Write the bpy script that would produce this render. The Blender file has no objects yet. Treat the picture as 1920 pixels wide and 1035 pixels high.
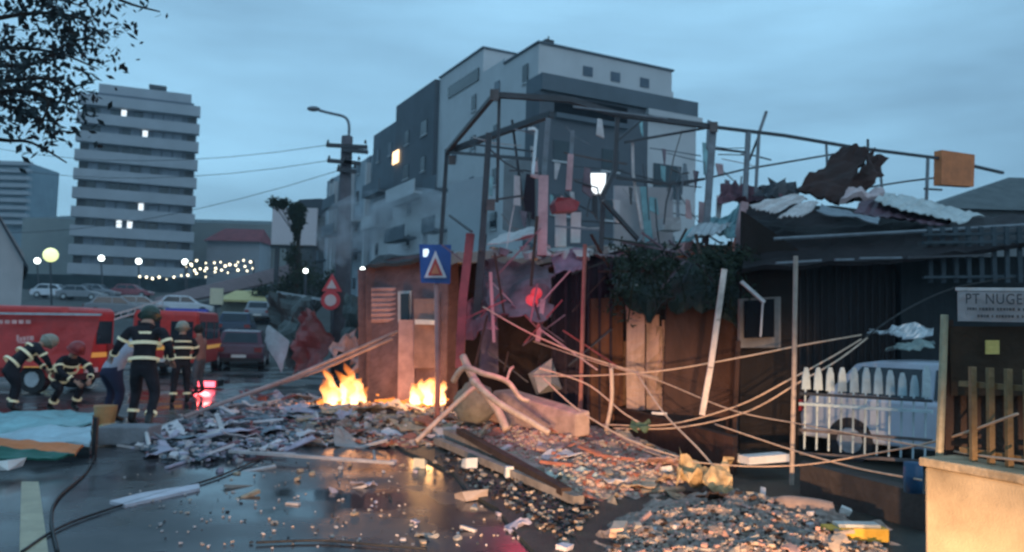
import bpy, math, random
from math import sin, cos, pi, radians as rad
from mathutils import Vector as V, Matrix, noise as mn
random.seed(7)
S = bpy.context.scene; C = S.collection

# ------------------------------------------------------------------ camera
F = 1507.0; PITCH = math.atan((617-517.5)/F); ROLL = rad(1.5); CAMZ = 1.75
fw = V((0, cos(PITCH), sin(PITCH))); r0 = V((1, 0, 0)); u0 = V((0, -sin(PITCH), cos(PITCH)))
RT = r0*cos(ROLL)+u0*sin(ROLL); UP = -r0*sin(ROLL)+u0*cos(ROLL)
cam = bpy.data.cameras.new('camera'); co = bpy.data.objects.new('camera', cam); C.objects.link(co)
m = Matrix((RT, UP, -fw)).transposed().to_4x4(); m.translation = V((0, 0, CAMZ)); co.matrix_world = m
cam.sensor_width = 36; cam.lens = 36*F/1920; cam.clip_end = 3000; cam.clip_start = .05
cam.dof.use_dof = True; cam.dof.focus_distance = 1.2; cam.dof.aperture_fstop = 7.0
S.camera = co
# ------------------------------------------------------------------ world, sun, exposure
w = bpy.data.worlds.new('World'); S.world = w; w.use_nodes = True
nt = w.node_tree; N = nt.nodes; L = nt.links; N.clear()
SUN_EL, SUN_ROT = rad(7), rad(150)
out = N.new('ShaderNodeOutputWorld'); bg = N.new('ShaderNodeBackground'); sky = N.new('ShaderNodeTexSky')
sky.sky_type = 'NISHITA'; sky.sun_disc = False; sky.sun_elevation = SUN_EL; sky.sun_rotation = SUN_ROT
sky.air_density = 1.4; sky.dust_density = .6; sky.ozone_density = 4
tc = N.new('ShaderNodeTexCoord'); mp = N.new('ShaderNodeMapping'); mp.inputs['Scale'].default_value = (1, 1.6, 5.0)
mp.inputs['Rotation'].default_value = (0, .25, 0)
ns = N.new('ShaderNodeTexNoise'); ns.inputs['Scale'].default_value = 1.6; ns.inputs['Detail'].default_value = 8; ns.inputs['Roughness'].default_value = .5
cr = N.new('ShaderNodeValToRGB'); cr.color_ramp.elements[0].position = .33; cr.color_ramp.elements[1].position = .68
cr.color_ramp.elements[0].color = (2.5, 4.6, 6.7, 1); cr.color_ramp.elements[1].color = (4.8, 9.1, 12.6, 1)
mx = N.new('ShaderNodeMix'); mx.data_type = 'RGBA'; mx.inputs[0].default_value = .78
L.new(tc.outputs['Generated'], mp.inputs['Vector']); L.new(mp.outputs[0], ns.inputs['Vector']); L.new(ns.outputs['Fac'], cr.inputs['Fac'])
L.new(sky.outputs[0], mx.inputs[6]); L.new(cr.outputs[0], mx.inputs[7]); L.new(mx.outputs[2], bg.inputs['Color'])
bg.inputs['Strength'].default_value = .1
L.new(bg.outputs[0], out.inputs['Surface'])
sl = bpy.data.lights.new('sun', 'SUN'); sl.energy = .25; sl.angle = rad(25); sl.color = (1, .93, .86)
so = bpy.data.objects.new('sun', sl); C.objects.link(so)
so.rotation_euler = (rad(90)-SUN_EL-rad(30), 0, rad(180)-SUN_ROT)
S.view_settings.view_transform = 'Standard'; S.view_settings.look = 'None'; S.view_settings.exposure = 0.0; S.view_settings.gamma = 1
S.render.engine = 'CYCLES'
S.cycles.use_denoising = True
S.cycles.max_bounces = 5; S.cycles.diffuse_bounces = 2; S.cycles.glossy_bounces = 3; S.cycles.transmission_bounces = 3
S.cycles.transparent_max_bounces = 6; S.cycles.sample_clamp_indirect = 4; S.cycles.caustics_reflective = False; S.cycles.caustics_refractive = False

# ------------------------------------------------------------------ helpers
def ray(px, py): return fw+RT*((px-960)/F)+UP*((517.5-py)/F)
def P(px, py, d):
    r = ray(px, py); return V((0, 0, CAMZ))+r*(d/r.y)
def G(px, py, z=0.0):
    r = ray(px, py); return V((0, 0, CAMZ))+r*((z-CAMZ)/r.z)
def hill(y): return max(0.0, (y-32))*.073
MATS = {}
def mat(name, col, rough=.8, var=.3, scale=3.0, bump=.25, metal=0.0, emis=None, es=1.0, bscale=None, spec=None, streak=False):
    if name in MATS: return MATS[name]
    m = bpy.data.materials.new(name); m.use_nodes = True; nt = m.node_tree; N = nt.nodes; L = nt.links
    b = N['Principled BSDF']; b.inputs['Roughness'].default_value = rough; b.inputs['Metallic'].default_value = metal
    if spec is None and rough >= .65: spec = .2
    if spec is not None: b.inputs['Specular IOR Level'].default_value = spec
    tc = N.new('ShaderNodeTexCoord'); n = N.new('ShaderNodeTexNoise'); n.inputs['Scale'].default_value = scale; n.inputs['Detail'].default_value = 7
    n.inputs['Roughness'].default_value = .65
    mp = N.new('ShaderNodeMapping')
    if streak: mp.inputs['Scale'].default_value = (1, 1, .15)
    L.new(tc.outputs['Object'], mp.inputs[0]); L.new(mp.outputs[0], n.inputs['Vector'])
    r = N.new('ShaderNodeValToRGB'); r.color_ramp.elements[0].position = .3; r.color_ramp.elements[1].position = .7
    r.color_ramp.elements[0].color = [c*(1-var) for c in col]+[1]; r.color_ramp.elements[1].color = [min(1, c*(1+var)) for c in col]+[1]
    L.new(n.outputs['Fac'], r.inputs['Fac']); L.new(r.outputs[0], b.inputs['Base Color'])
    if bump:
        n2 = N.new('ShaderNodeTexNoise'); n2.inputs['Scale'].default_value = bscale or scale*5; n2.inputs['Detail'].default_value = 5
        bp = N.new('ShaderNodeBump'); bp.inputs['Strength'].default_value = bump; bp.inputs['Distance'].default_value = .05
        L.new(tc.outputs['Object'], n2.inputs['Vector']); L.new(n2.outputs['Fac'], bp.inputs['Height']); L.new(bp.outputs[0], b.inputs['Normal'])
    if emis:
        b.inputs['Emission Color'].default_value = list(emis)+[1]; b.inputs['Emission Strength'].default_value = es
    MATS[name] = m; return m
def brickmat(name, c1, c2, mortar, scale=4):
    m = bpy.data.materials.new(name); m.use_nodes = True; N = m.node_tree.nodes; L = m.node_tree.links; b = N['Principled BSDF']
    tc = N.new('ShaderNodeTexCoord'); mp = N.new('ShaderNodeMapping'); mp.inputs['Rotation'].default_value = (rad(90), 0, rad(30))
    br = N.new('ShaderNodeTexBrick'); br.inputs['Scale'].default_value = scale; br.inputs['Color1'].default_value = c1+(1,); br.inputs['Color2'].default_value = c2+(1,)
    br.inputs['Mortar'].default_value = mortar+(1,); br.inputs['Mortar Size'].default_value = .015
    n = N.new('ShaderNodeTexNoise'); n.inputs['Scale'].default_value = 2; n.inputs['Detail'].default_value = 8
    mx = N.new('ShaderNodeMix'); mx.data_type = 'RGBA'; mx.blend_type = 'MULTIPLY'; mx.inputs[0].default_value = .7
    r = N.new('ShaderNodeValToRGB'); r.color_ramp.elements[0].position = .3; r.color_ramp.elements[0].color = (.35, .33, .33, 1); r.color_ramp.elements[1].position = .65
    L.new(tc.outputs['Object'], mp.inputs[0]); L.new(mp.outputs[0], br.inputs['Vector']); L.new(tc.outputs['Object'], n.inputs['Vector']); L.new(n.outputs['Fac'], r.inputs['Fac'])
    L.new(br.outputs['Color'], mx.inputs[6]); L.new(r.outputs[0], mx.inputs[7]); L.new(mx.outputs[2], b.inputs['Base Color']); b.inputs['Roughness'].default_value = .85
    bp = N.new('ShaderNodeBump'); bp.inputs['Strength'].default_value = .5; bp.inputs['Distance'].default_value = .02; L.new(br.outputs['Fac'], bp.inputs['Height']); bp.invert = True
    L.new(bp.outputs[0], b.inputs['Normal']); MATS[name] = m; return m
def emat(name, col, s):
    if name in MATS: return MATS[name]
    return mat(name, (.6, .6, .6), emis=col, es=s, bump=0)

def tag(o, label=None, cat=None, group=None, kind=None):
    if label: o['label'] = label
    if cat: o['category'] = cat
    if group: o['group'] = group
    if kind: o['kind'] = kind
    return o
def thing(name, loc, label, cat, group=None, rz=0):
    o = bpy.data.objects.new(name, None); o.empty_display_size = .1; C.objects.link(o); o.location = loc; o.rotation_euler = (0, 0, rz)
    return tag(o, label, cat, group)
def copy_tree(o, parent=None):
    c = o.copy(); C.objects.link(c)
    if parent is not None: c.parent = parent
    for ch in list(o.children): copy_tree(ch, c)
    return c
def org(p):
    v = V((0, 0, 0))
    while p is not None: v = v+p.location; p = p.parent
    return v
class B:
    def __init__(s): s.v = []; s.f = []; s.mi = []; s.k = 0
    def add(s, vs, fs, k=None):
        o = len(s.v); s.v += [V(x) for x in vs]; s.f += [tuple(i+o for i in f) for f in fs]; s.mi += [s.k if k is None else k]*len(fs); return s
    def hexa(s, a, b):  # two quads (lists of 4), bottom a top b
        return s.add(a+b, [(3, 2, 1, 0), (4, 5, 6, 7), (0, 1, 5, 4), (1, 2, 6, 5), (2, 3, 7, 6), (3, 0, 4, 7)])
    def box(s, x0, x1, y0, y1, z0, z1):
        return s.hexa([V((x0, y0, z0)), V((x1, y0, z0)), V((x1, y1, z0)), V((x0, y1, z0))], [V((x0, y0, z1)), V((x1, y0, z1)), V((x1, y1, z1)), V((x0, y1, z1))])
    def obox(s, o, a, b, z0, z1):  # o origin, a,b horizontal vectors
        o = V((o[0], o[1], 0)); a = V((a[0], a[1], 0)); b = V((b[0], b[1], 0)); Z = V((0, 0, 1))
        q = [o, o+a, o+a+b, o+b]; return s.hexa([p+Z*z0 for p in q], [p+Z*z1 for p in q])
    def beam(s, p, q, w, h=None, up=None):
        h = h or w; p = V(p); q = V(q); d = (q-p).normalized(); up = V(up) if up else (V((0, 0, 1)) if abs(d.z) < .9 else V((0, 1, 0)))
        x = d.cross(up).normalized()*w/2; y = x.cross(d).normalized()*h/2
        return s.hexa([p-x-y, p+x-y, p+x+y, p-x+y], [q-x-y, q+x-y, q+x+y, q-x+y])
    def tube(s, pts, r, n=8, cap=True):
        pts = [V(p) for p in pts]; rs = r if isinstance(r, (list, tuple)) else [r]*len(pts); vs = []; fs = []
        for i, p in enumerate(pts):
            d = (pts[min(i+1, len(pts)-1)]-pts[max(i-1, 0)]).normalized(); up = V((0, 0, 1)) if abs(d.z) < .9 else V((0, 1, 0))
            x = d.cross(up).normalized(); y = x.cross(d)
            for k in range(n): vs.append(p+(x*cos(2*pi*k/n)+y*sin(2*pi*k/n))*rs[i])
            if i:
                for k in range(n): a = (i-1)*n; b2 = i*n; fs.append((a+k, a+(k+1) % n, b2+(k+1) % n, b2+k))
        if cap: fs.append(tuple(range(n))[::-1]); fs.append(tuple((len(pts)-1)*n+k for k in range(n)))
        return s.add(vs, fs)
    def poly(s, pts, t, away=True):  # extruded polygon along its normal, away from the street side
        pts = [V(p) for p in pts]; n = len(pts); nn = V((0, 0, 0))
        for i in range(n): nn += (pts[i]-pts[0]).cross(pts[(i+1) % n]-pts[0])
        nn.normalize()
        if away and nn.dot(sum(pts, V())/n-V((0, 0, CAMZ))) < 0: nn = -nn
        o = nn*t
        return s.add(pts+[p+o for p in pts], [tuple(range(n))[::-1], tuple(range(n, 2*n))]+[(i, (i+1) % n, n+(i+1) % n, n+i) for i in range(n)])
    def sheet(s, a, b, c, d, nx=12, ny=8, amp=.05, freq=1.5, corr=0, t=.02, ragged=0.0, seed=0):
        a, b, c, d = map(V, (a, b, c, d)); nn = (b-a).cross(d-a).normalized(); vs = []
        for j in range(ny+1):
            for i in range(nx+1):
                u, v = i/nx, j/ny; p = (a*(1-u)+b*u)*(1-v)+(d*(1-u)+c*u)*v
                q = p*freq+V((seed*7.3, seed, 0)); dz = amp*mn.noise(q)+amp*.5*mn.noise(q*2.7)
                if corr: dz += .02*sin(u*corr*2*pi)
                if ragged and (i in (0, nx) or j in (0, ny)): p = p+V((mn.noise(q*5), mn.noise(q*5+V((9, 0, 0))), mn.noise(q*5+V((0, 9, 0)))))*ragged
                vs.append(p+nn*dz)
        n = len(vs); vs += [p+nn*t for p in vs]; fs = []
        for j in range(ny):
            for i in range(nx):
                k = j*(nx+1)+i; q = (k, k+1, k+nx+2, k+nx+1); fs.append(q[::-1]); fs.append(tuple(x+n for x in q))
        rim = [i for i in range(nx+1)]+[(j+1)*(nx+1)-1 for j in range(1, ny+1)]+[ny*(nx+1)+i for i in range(nx-1, -1, -1)]+[j*(nx+1) for j in range(ny-1, 0, -1)]
        for i in range(len(rim)): x, y = rim[i], rim[(i+1) % len(rim)]; fs.append((x, y, y+n, x+n))
        return s.add(vs, fs)
    def rock(s, c, r, sq=(1, 1, .7), jit=.3, sd=None):
        R = random.Random(sd) if sd is not None else random
        base = [(x, y, z) for x in (-1, 1) for y in (-1, 1) for z in (-1, 1)]
        rz = R.uniform(0, 6.3); rx = R.uniform(-.4, .4); M_ = Matrix.Rotation(rz, 3, 'Z') @ Matrix.Rotation(rx, 3, 'X')
        vs = [V(c)+M_ @ V([r*.75*q*k*(1+R.uniform(-jit, jit)) for q, k in zip(p, sq)]) for p in base]
        return s.add(vs, [(0, 1, 3, 2), (4, 6, 7, 5), (0, 4, 5, 1), (2, 3, 7, 6), (0, 2, 6, 4), (1, 5, 7, 3)])
    def ball(s, c, r, n=12, m=8, sz=(1, 1, 1), jit=0):
        vs = []; fs = []; c = V(c)
        for j in range(m+1):
            th = pi*j/m
            for i in range(n):
                ph = 2*pi*i/n; p = V((sin(th)*cos(ph)*sz[0], sin(th)*sin(ph)*sz[1], cos(th)*sz[2]))*r
                if jit: p = p*(1+jit*mn.noise(p*3/r+c))
                vs.append(c+p)
        for j in range(m):
            for i in range(n): fs.append((j*n+i, (j+1)*n+i, (j+1)*n+(i+1) % n, j*n+(i+1) % n))
        return s.add(vs, fs)
    def build(s, name, mats, parent=None, smooth=False, bevel=0, kind=None):
        o_ = org(parent) if parent is not None else V((0, 0, 0)); me = bpy.data.meshes.new(name)
        me.from_pydata([tuple(x-o_) for x in s.v], [], s.f)
        for m_ in (mats if isinstance(mats, (list, tuple)) else [mats]): me.materials.append(m_)
        me.polygons.foreach_set('material_index', s.mi)
        if smooth: me.polygons.foreach_set('use_smooth', [True]*len(me.polygons))
        me.validate(); me.update(); o = bpy.data.objects.new(name, me); C.objects.link(o)
        if parent is not None: o.parent = parent
        if bevel: b = o.modifiers.new('bevel', 'BEVEL'); b.width = bevel; b.segments = 2; b.limit_method = 'ANGLE'
        if kind: o['kind'] = kind
        return o
def recenter(o):  # put a top-level mesh's origin at its base
    me = o.data; xs = [v.co for v in me.vertices]; c = sum(xs, V())/len(xs); c.z = min(v.z for v in xs)
    me.transform(Matrix.Translation(-c)); o.location = c; return o
def single(name, bld, m, label, cat, group=None, smooth=False, bevel=0):
    o = bld.build(name, m, None, smooth, bevel); recenter(o); return tag(o, label, cat, group)
def smoothline(pts, n=8):
    pts = [V(p) for p in pts]
    if len(pts) < 3: return [pts[0].lerp(pts[-1], i/n) for i in range(n+1)]
    o = []
    for i in range(len(pts)-1):
        a = pts[max(i-1, 0)]; b = pts[i]; c = pts[i+1]; d = pts[min(i+2, len(pts)-1)]
        for k in range(n):
            t = k/n; o.append(.5*((2*b)+(c-a)*t+(2*a-5*b+4*c-d)*t*t+(-a+3*b-3*c+d)*t**3))
    return o+[pts[-1]]

# ------------------------------------------------------------------ materials
CONC = mat('concrete', (.30, .29, .28), .85, .3, 2)
RUST = mat('rusty_steel', (.10, .085, .085), .6, .4, 6)
STEEL = mat('painted_steel', (.16, .19, .22), .5, .3, 5)
DARKST = mat('dark_steel', (.035, .04, .05), .5, .3, 5)
PALE = mat('pale_paint', (.55, .52, .52), .6, .25, 4)
PINKP = mat('pink_plaster', (.50, .33, .34), .8, .3, 3)
WHITE = mat('white_paint', (.75, .74, .72), .5, .15, 4)
WOOD = mat('raw_wood', (.42, .31, .22), .75, .35, 9, streak=True)
DWOOD = mat('dark_wood', (.055, .035, .028), .7, .4, 5, streak=True)
VOID = mat('void_black', (.008, .009, .012), .95, .2, 1, 0, spec=.05)
BLACK = mat('black_rubber', (.015, .015, .017), .55, .3, 5)
REDP = mat('red_paint', (.55, .035, .03), .35, .2, 3)
ZINC = mat('zinc_sheet', (.50, .52, .54), .35, .25, 3, metal=.6)
TEAL = mat('teal_sheet', (.22, .42, .45), .5, .35, 3)
GLASSD = mat('dark_glass', (.02, .03, .04), .12, .2, 2, bump=0)
ORANGE = mat('orange_paint', (.62, .19, .06), .6, .2, 4)
YEL = mat('yellow_plastic', (.75, .42, .05), .45, .2, 5)
REFL = mat('reflective_tape', (.75, .72, .5), .4, .1, 8, emis=(1, .85, .5), es=.12)  # gold emission painted in for light the tape throws back
# ------------------------------------------------------------------ ground
def build_ground():
    m = bpy.data.materials.new('wet_asphalt'); m.use_nodes = True; N = m.node_tree.nodes; L = m.node_tree.links; b = N['Principled BSDF']
    tc = N.new('ShaderNodeTexCoord'); n = N.new('ShaderNodeTexNoise'); n.inputs['Scale'].default_value = .55; n.inputs['Detail'].default_value = 6
    r = N.new('ShaderNodeValToRGB'); r.color_ramp.elements[0].position = .38; r.color_ramp.elements[0].color = (.06, .06, .06, 1); r.color_ramp.elements[1].position = .62; r.color_ramp.elements[1].color = (.42, .42, .42, 1)
    L.new(tc.outputs['Object'], n.inputs['Vector']); L.new(n.outputs['Fac'], r.inputs['Fac']); L.new(r.outputs[0], b.inputs['Roughness'])
    n2 = N.new('ShaderNodeTexNoise'); n2.inputs['Scale'].default_value = 2.2; n2.inputs['Detail'].default_value = 9; n2.inputs['Roughness'].default_value = .7
    r2 = N.new('ShaderNodeValToRGB'); r2.color_ramp.elements[0].position = .3; r2.color_ramp.elements[0].color = (.018, .02, .024, 1); r2.color_ramp.elements[1].position = .75; r2.color_ramp.elements[1].color = (.075, .07, .075, 1)
    L.new(tc.outputs['Object'], n2.inputs['Vector']); L.new(n2.outputs['Fac'], r2.inputs['Fac']); L.new(r2.outputs[0], b.inputs['Base Color'])
    n3 = N.new('ShaderNodeTexNoise'); n3.inputs['Scale'].default_value = 25; n3.inputs['Detail'].default_value = 3
    bp = N.new('ShaderNodeBump'); bp.inputs['Distance'].default_value = .003; L.new(tc.outputs['Object'], n3.inputs['Vector']); L.new(n3.outputs['Fac'], bp.inputs['Height'])
    mul = N.new('ShaderNodeMath'); mul.operation = 'MULTIPLY'; mul.inputs[1].default_value = 1.2; L.new(r.outputs[0], mul.inputs[0]); L.new(mul.outputs[0], bp.inputs['Strength']); L.new(bp.outputs[0], b.inputs['Normal'])
    b_ = B(); ys = [-30, -10, 0, 10, 20, 32, 45, 60, 90, 130, 200, 400]; xs = [-420, -200, -60, -20, -5, 5, 20, 60, 200, 420]; vs = []; fs = []
    for y in ys:
        for x in xs: vs.append((x, y, hill(min(y, 200))))
    for j in range(len(ys)-1):
        for i in range(len(xs)-1): k = j*len(xs)+i; fs.append((k, k+1, k+len(xs)+1, k+len(xs)))
    nr = ys.index(32)*(len(xs)-1)
    b_.add(vs, fs[:nr]); b_.build('road', m, kind='structure')
    B().add(vs, fs[nr:]).build('hillside', mat('damp_hill_ground', (.06, .062, .06), .7, .45, .4, .4), kind='structure')
    # raised pavement with kerb beside the ruins
    dirt = mat('wet_earth', (.03, .033, .026), .5, .6, 3, .8, bscale=45)
    pa = [G(1040, 1130), G(1000, 1040), G(962, 1000), G(935, 960), G(880, 930), G(850, 890), G(805, 868), G(760, 850), G(700, 812), G(640, 770), G(600, 740)]
    pts = [V((p.x, p.y, 0)) for p in pa]+[V((-3.6, 19, 0)), V((2, 21, 0)), V((22, 26, 0)), V((22, 2.2, 0))]
    b_ = B().poly(pts, .035, False)
    b_.v = [V((v.x, v.y, abs(v.z))) for v in b_.v]
    o = b_.build('pavement', dirt, kind='structure')
build_ground()

exec_parts = []
# ------------------------------------------------------------------ far buildings
FARW = mat('far_facade_grey', (.33, .36, .40), .8, .12, .3, 0)
FARD = mat('far_window_band', (.06, .085, .12), .35, .25, .8, 0)
LIT = emat('lit_window_white', (.85, .95, 1), 1.3); LITW = emat('lit_window_warm', (1, .62, .3), 3.0)
def face_box(bld, a, e, n, s0, s1, z0, z1, t):  # box on a facade plane
    o = a+e*s0; bld.obox(o, e*(s1-s0), n*t, z0, z1)
def tower():
    d = 122; a = P(133, 540, d); c = P(352, 545, d+6); a.z = c.z = 0
    e = (c-a).normalized(); Lw = (c-a).length; n = V((e.y, -e.x, 0))  # n faces the camera
    a = V((a.x, a.y, 0)); zb = hill(d)-1; zt = P(150, 178, d).z
    T = thing('apartment_tower', a+e*Lw/2+V((0, 0, zb)), 'tall grey tower block with pale balcony bands and dark window strips', 'tower block')
    b = B(); b.obox(a, e*Lw, -n*13, zb, zt); b.build('wall', FARD, T)
    nf = 10; fh = (zt-P(150, 530, d).z)/nf
    for k in range(nf+1):
        z = zt-k*fh; bb = B(); face_box(bb, a-e*.5, e, n, 0, Lw+1.0, z-fh*.56, z, 1.4); bb.build('balcony_band', FARW, T)
    b = B(); b.obox(a+e*2-n*1, e*(Lw-3), -n*10, zt+.6, zt+2.4); b.build('roof_storey', FARW, T)
    b = B()
    b.obox(a+e*1-n*0, e*(Lw-1.5), -n*12, zt, zt+.7); b.build('roof_strip', FARD, T)
    b = B(); p = a+e*9.5-n*4+V((0, 0, 0)); b.obox(p, e*1.6, n*1.2, zt+2.4, zt+3.2); b.obox(p-e*.5, e*2.6, n*1.4, zt+3.2, zt+3.7); b.build('roof_cabin', DARKST, T)
    R = random.Random(3); lit = {(1, 7), (2, 12), (6, 12), (7, 6), (7, 9)}
    for k in range(nf):
        z = zt-k*fh
        for i in range(9):
            s = 1.2+i*(Lw-3)/9+R.uniform(-.2, .2); bb = B(); on = (k, i) in {(0, 3), (1, 5), (5, 5), (6, 3), (6, 4)}; face_box(bb, a, e, n, s, s+(.7 if on else 1.25), z-fh+.02, z-fh*.58, .12)
            w_ = bb.build('window', LIT if on and (k, i) != (6, 2) else GLASSD if R.random() < .55 else mat('curtain_window', (.16, .2, .25), .5, .3, 1, 0), T)
            if on: w_['label'] = 'lit window'
    for k in range(nf):
        for s in (.05, Lw-1.3):
            bb = B(); z = zt-k*fh; face_box(bb, a, e, n, s, s+1.2, z-fh+.02, z-fh*.58, .16); bb.build('corner_loggia', BLACK, T)
tower()
def tower2():
    d = 170; a = P(-60, 400, d); T = thing('apartment_tower', V((a.x, a.y, hill(d))), 'distant tower block with stacked thin balconies at the left edge of the view', 'tower block')
    x0, x1 = P(-60, 400, d).x, P(46, 400, d).x; zt = P(20, 303, d).z; zb = hill(d)-2
    B().box(x0, x1, d, d+12, zb, zt).build('wall', mat('far_tower_wall', (.2, .27, .32), .8, .2, .3, 0), T)
    z = zt
    for k in range(9):
        B().box(x0, x1+1.2, d-1.3, d-.01, z-.9, z-.1).build('balcony', FARW, T); z -= (zt-P(20, 400, d).z)/7
tower2()
def low_buildings():
    d = 150
    x0, x1 = P(40, 450, d).x, P(600, 450, d).x; zt = P(250, 404, d).z; zb = hill(d)-6
    T = thing('warehouse', V(((x0+x1)/2, d, hill(d))), 'long low grey-green hall behind the tower block', 'building')
    B().box(x0, x1, d, d+30, zb, zt-1).build('wall', mat('grey_green_wall', (.22, .25, .25), .85, .15, .2, 0), T)
    b = B(); b.add([(x0, d, zt-1), (x1, d, zt-1), (x1, d+15, zt+1.5), (x0, d+15, zt+1.5), (x0, d+30, zt-1), (x1, d+30, zt-1)], [(0, 1, 2, 3), (3, 2, 5, 4), (1, 5, 2), (0, 3, 4)]); b.build('roof', mat('slate_roof', (.1, .12, .13), .8, .2, .5, 0), T)
    xa, xb = P(385, 440, d-8).x, P(492, 440, d-8).x; za, zc = P(440, 450, d-8).z, P(440, 424, d-8).z
    T = thing('red_roof_house', V(((xa+xb)/2, d-8, hill(d-8))), 'house with a dark red tiled roof right of the tall tower block', 'house')
    B().box(xa+.4, xb-.4, d-8, d-1, hill(d)-9, za).build('wall', FARW, T)
    B().add([(xa, d-9, za-.3), (xb, d-9, za-.3), (xb-1, d-4, zc), (xa+2, d-4, zc), (xa, d-.2, za-.3), (xb, d-.2, za-.3), ], [(0, 1, 2, 3), (3, 2, 5, 4), (1, 5, 2), (0, 3, 4)]).build('roof', mat('dark_red_tiles', (.20, .05, .06), .8, .3, 1, 0), T)
    # gable house left
    d = 32; T = thing('gable_house', V((P(-60, 600, d).x, d, 0)), 'pale plastered house with a steep dark roof edge at the far left', 'house')
    xl, xr = P(-120, 500, d).x, P(44, 500, d).x; ze = P(44, 478, d).z; zr = P(-5, 372, d).z; xm = P(-20, 372, d).x
    w_ = B(); hs = V((-.62, 1, 0)); w_.add([(xl, d, -.5), (xr, d, -.5), (xr, d, ze), (xm, d, zr), (xl, d, ze), (xl-5.6, d+9, -.5), (xr-5.6, d+9, -.5), (xr-5.6, d+9, ze), (xm-5.6, d+9, zr), (xl-5.6, d+9, ze)],
        [(0, 1, 2, 3, 4), (9, 8, 7, 6, 5), (1, 6, 7, 2), (0, 4, 9, 5), (2, 7, 8, 3), (3, 8, 9, 4)]); w_.build('wall', mat('pale_plaster', (.44, .43, .44), .85, .1, 1), T)
    r = B(); o = V((0, -.25, 0))
    for s, xe in ((1, xr), (-1, xl)):
        p = V((xe+s*.35, d, ze-.62)); q = V((xm, d, zr+.05)); a2, b2 = p+o, q+o; r.hexa([a2, b2, b2+hs*9.6, a2+hs*9.6], [x+V((0, 0, .14)) for x in (a2, b2, b2+hs*9.6, a2+hs*9.6)])
    r.build('roof', mat('dark_roof', (.05, .06, .075), .7, .2, 2), T)
    # shed with the brownish sloping roof
    T = thing('shed', P(420, 600, 85)*1.0, 'long shed with a dull brown roof sloping down the hill', 'shed'); T.location.z = hill(85)
    a, b_, c, d_ = P(285, 582, 62), P(548, 524, 95), P(548, 497, 99), P(290, 562, 66)
    bb = B().sheet(a, b_, c, d_, 10, 3, .05, .5, t=.2); bb.build('roof', mat('brown_roof', (.20, .145, .15), .85, .2, .8, 0), T)
    bb = B(); a2, b2 = a+V((.5, .8, -.1)), b_+V((-.5, .8, -.1)); bb.add([a2, b2, V((b2.x, b2.y, hill(b2.y)-1)), V((a2.x, a2.y, hill(a2.y)-1))], [(0, 1, 2, 3)])
    a3, b3 = V((a2.x+.3, a2.y+3, a2.z)), V((b2.x+.3, b2.y+3, b2.z)); bb.hexa([V((p.x, p.y, hill(p.y)-1)) for p in (a2, b2, b3, a3)], [a2, b2, b3, a3]); bb.build('wall', mat('dim_wall', (.08, .085, .09), .85, .2, 1, 0), T)
    # beige stall
    T = thing('kiosk', G(460, 620), 'beige market kiosk with a long yellowish awning below the brown shed', 'kiosk'); T.location = V((P(465, 570, 58).x, 58, hill(58)))
    x0, x1 = P(415, 560, 58).x, P(520, 560, 58).x; z0, z1 = P(465, 567, 58).z, P(465, 546, 58).z
    B().box(x0, x1, 58, 60.5, hill(58)-.5, z0+.1).build('wall', mat('kiosk_wall', (.25, .24, .2), .8, .2, 1), T)
    B().hexa([V((x0, 57, z0)), V((x1, 57, z0)), V((x1, 61, z1)), V((x0, 61, z1))], [V((x0, 57, z0+.15)), V((x1, 57, z0+.15)), V((x1, 61, z1+.15)), V((x0, 61, z1+.15))]).build('awning', mat('yellow_awning', (.55, .47, .22), .7, .1, 1), T)
    T = thing('notice_board', V((P(407, 560, 52).x, 52, hill(52))), 'cream notice board on a post beside the beige kiosk', 'sign')
    p = P(407, 555, 52); B().box(p.x-.42, p.x+.42, 51.9, 52, p.z-.55, p.z+.5).build('panel', mat('cream_board', (.7, .62, .45), .7, .1, 2), T); B().box(p.x-.05, p.x+.05, 51.93, 51.99, hill(52), p.z-.55).build('post', DARKST, T)
low_buildings()
def billboard():
    d = 60; T = thing('billboard', V((P(550, 560, d).x, d, hill(d))), 'large blank pale pink billboard on a steel post behind the dark tree', 'billboard')
    a, b_ = P(508, 458, d), P(592, 462, d); zt = P(508, 388, d).z
    B().obox(a, (b_-a), V((0, .3, 0)), a.z, zt).build('panel', mat('billboard_face', (.55, .50, .53), .6, .06, .5), T)
    B().obox(a-V((.1, -.31, 0)), (b_-a)+V((.2, 0, 0)), V((0, .25, 0)), a.z-.25, a.z+.4).build('frame', DARKST, T)
    x = P(515, 500, d).x; B().box(x-.15, x+.15, d+.35, d+.6, hill(d), a.z).build('post', DARKST, T)
    x = P(585, 500, d).x; B().box(x-.15, x+.15, d+.35, d+.6, hill(d), a.z).build('post', DARKST, T)
    d = 100; a = P(556, 500, d); T = thing('dark_house', V((a.x, d, hill(d))), 'dark block with rounded roof top behind the pink billboard', 'house')
    x0, x1 = P(540, 400, d).x, P(640, 400, d).x; zt = P(560, 388, d).z; B().box(x0, x1, d, d+8, hill(d)-2, zt-1).build('wall', mat('dim_wall', (.08, .085, .09)), T)
    pts = [V((x0, d-.3, zt-1.1)), V((x0, d-.3, zt-.2)), V((x0+1.5, d-.3, zt+.9)), V((x0+4, d-.3, zt+1.1)), V((x1, d-.3, zt+.8)), V((x1, d-.3, zt-1.1))]
    B().poly(pts, 8).build('roof', mat('dark_roof', (.05, .06, .075)), T)
billboard()

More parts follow.
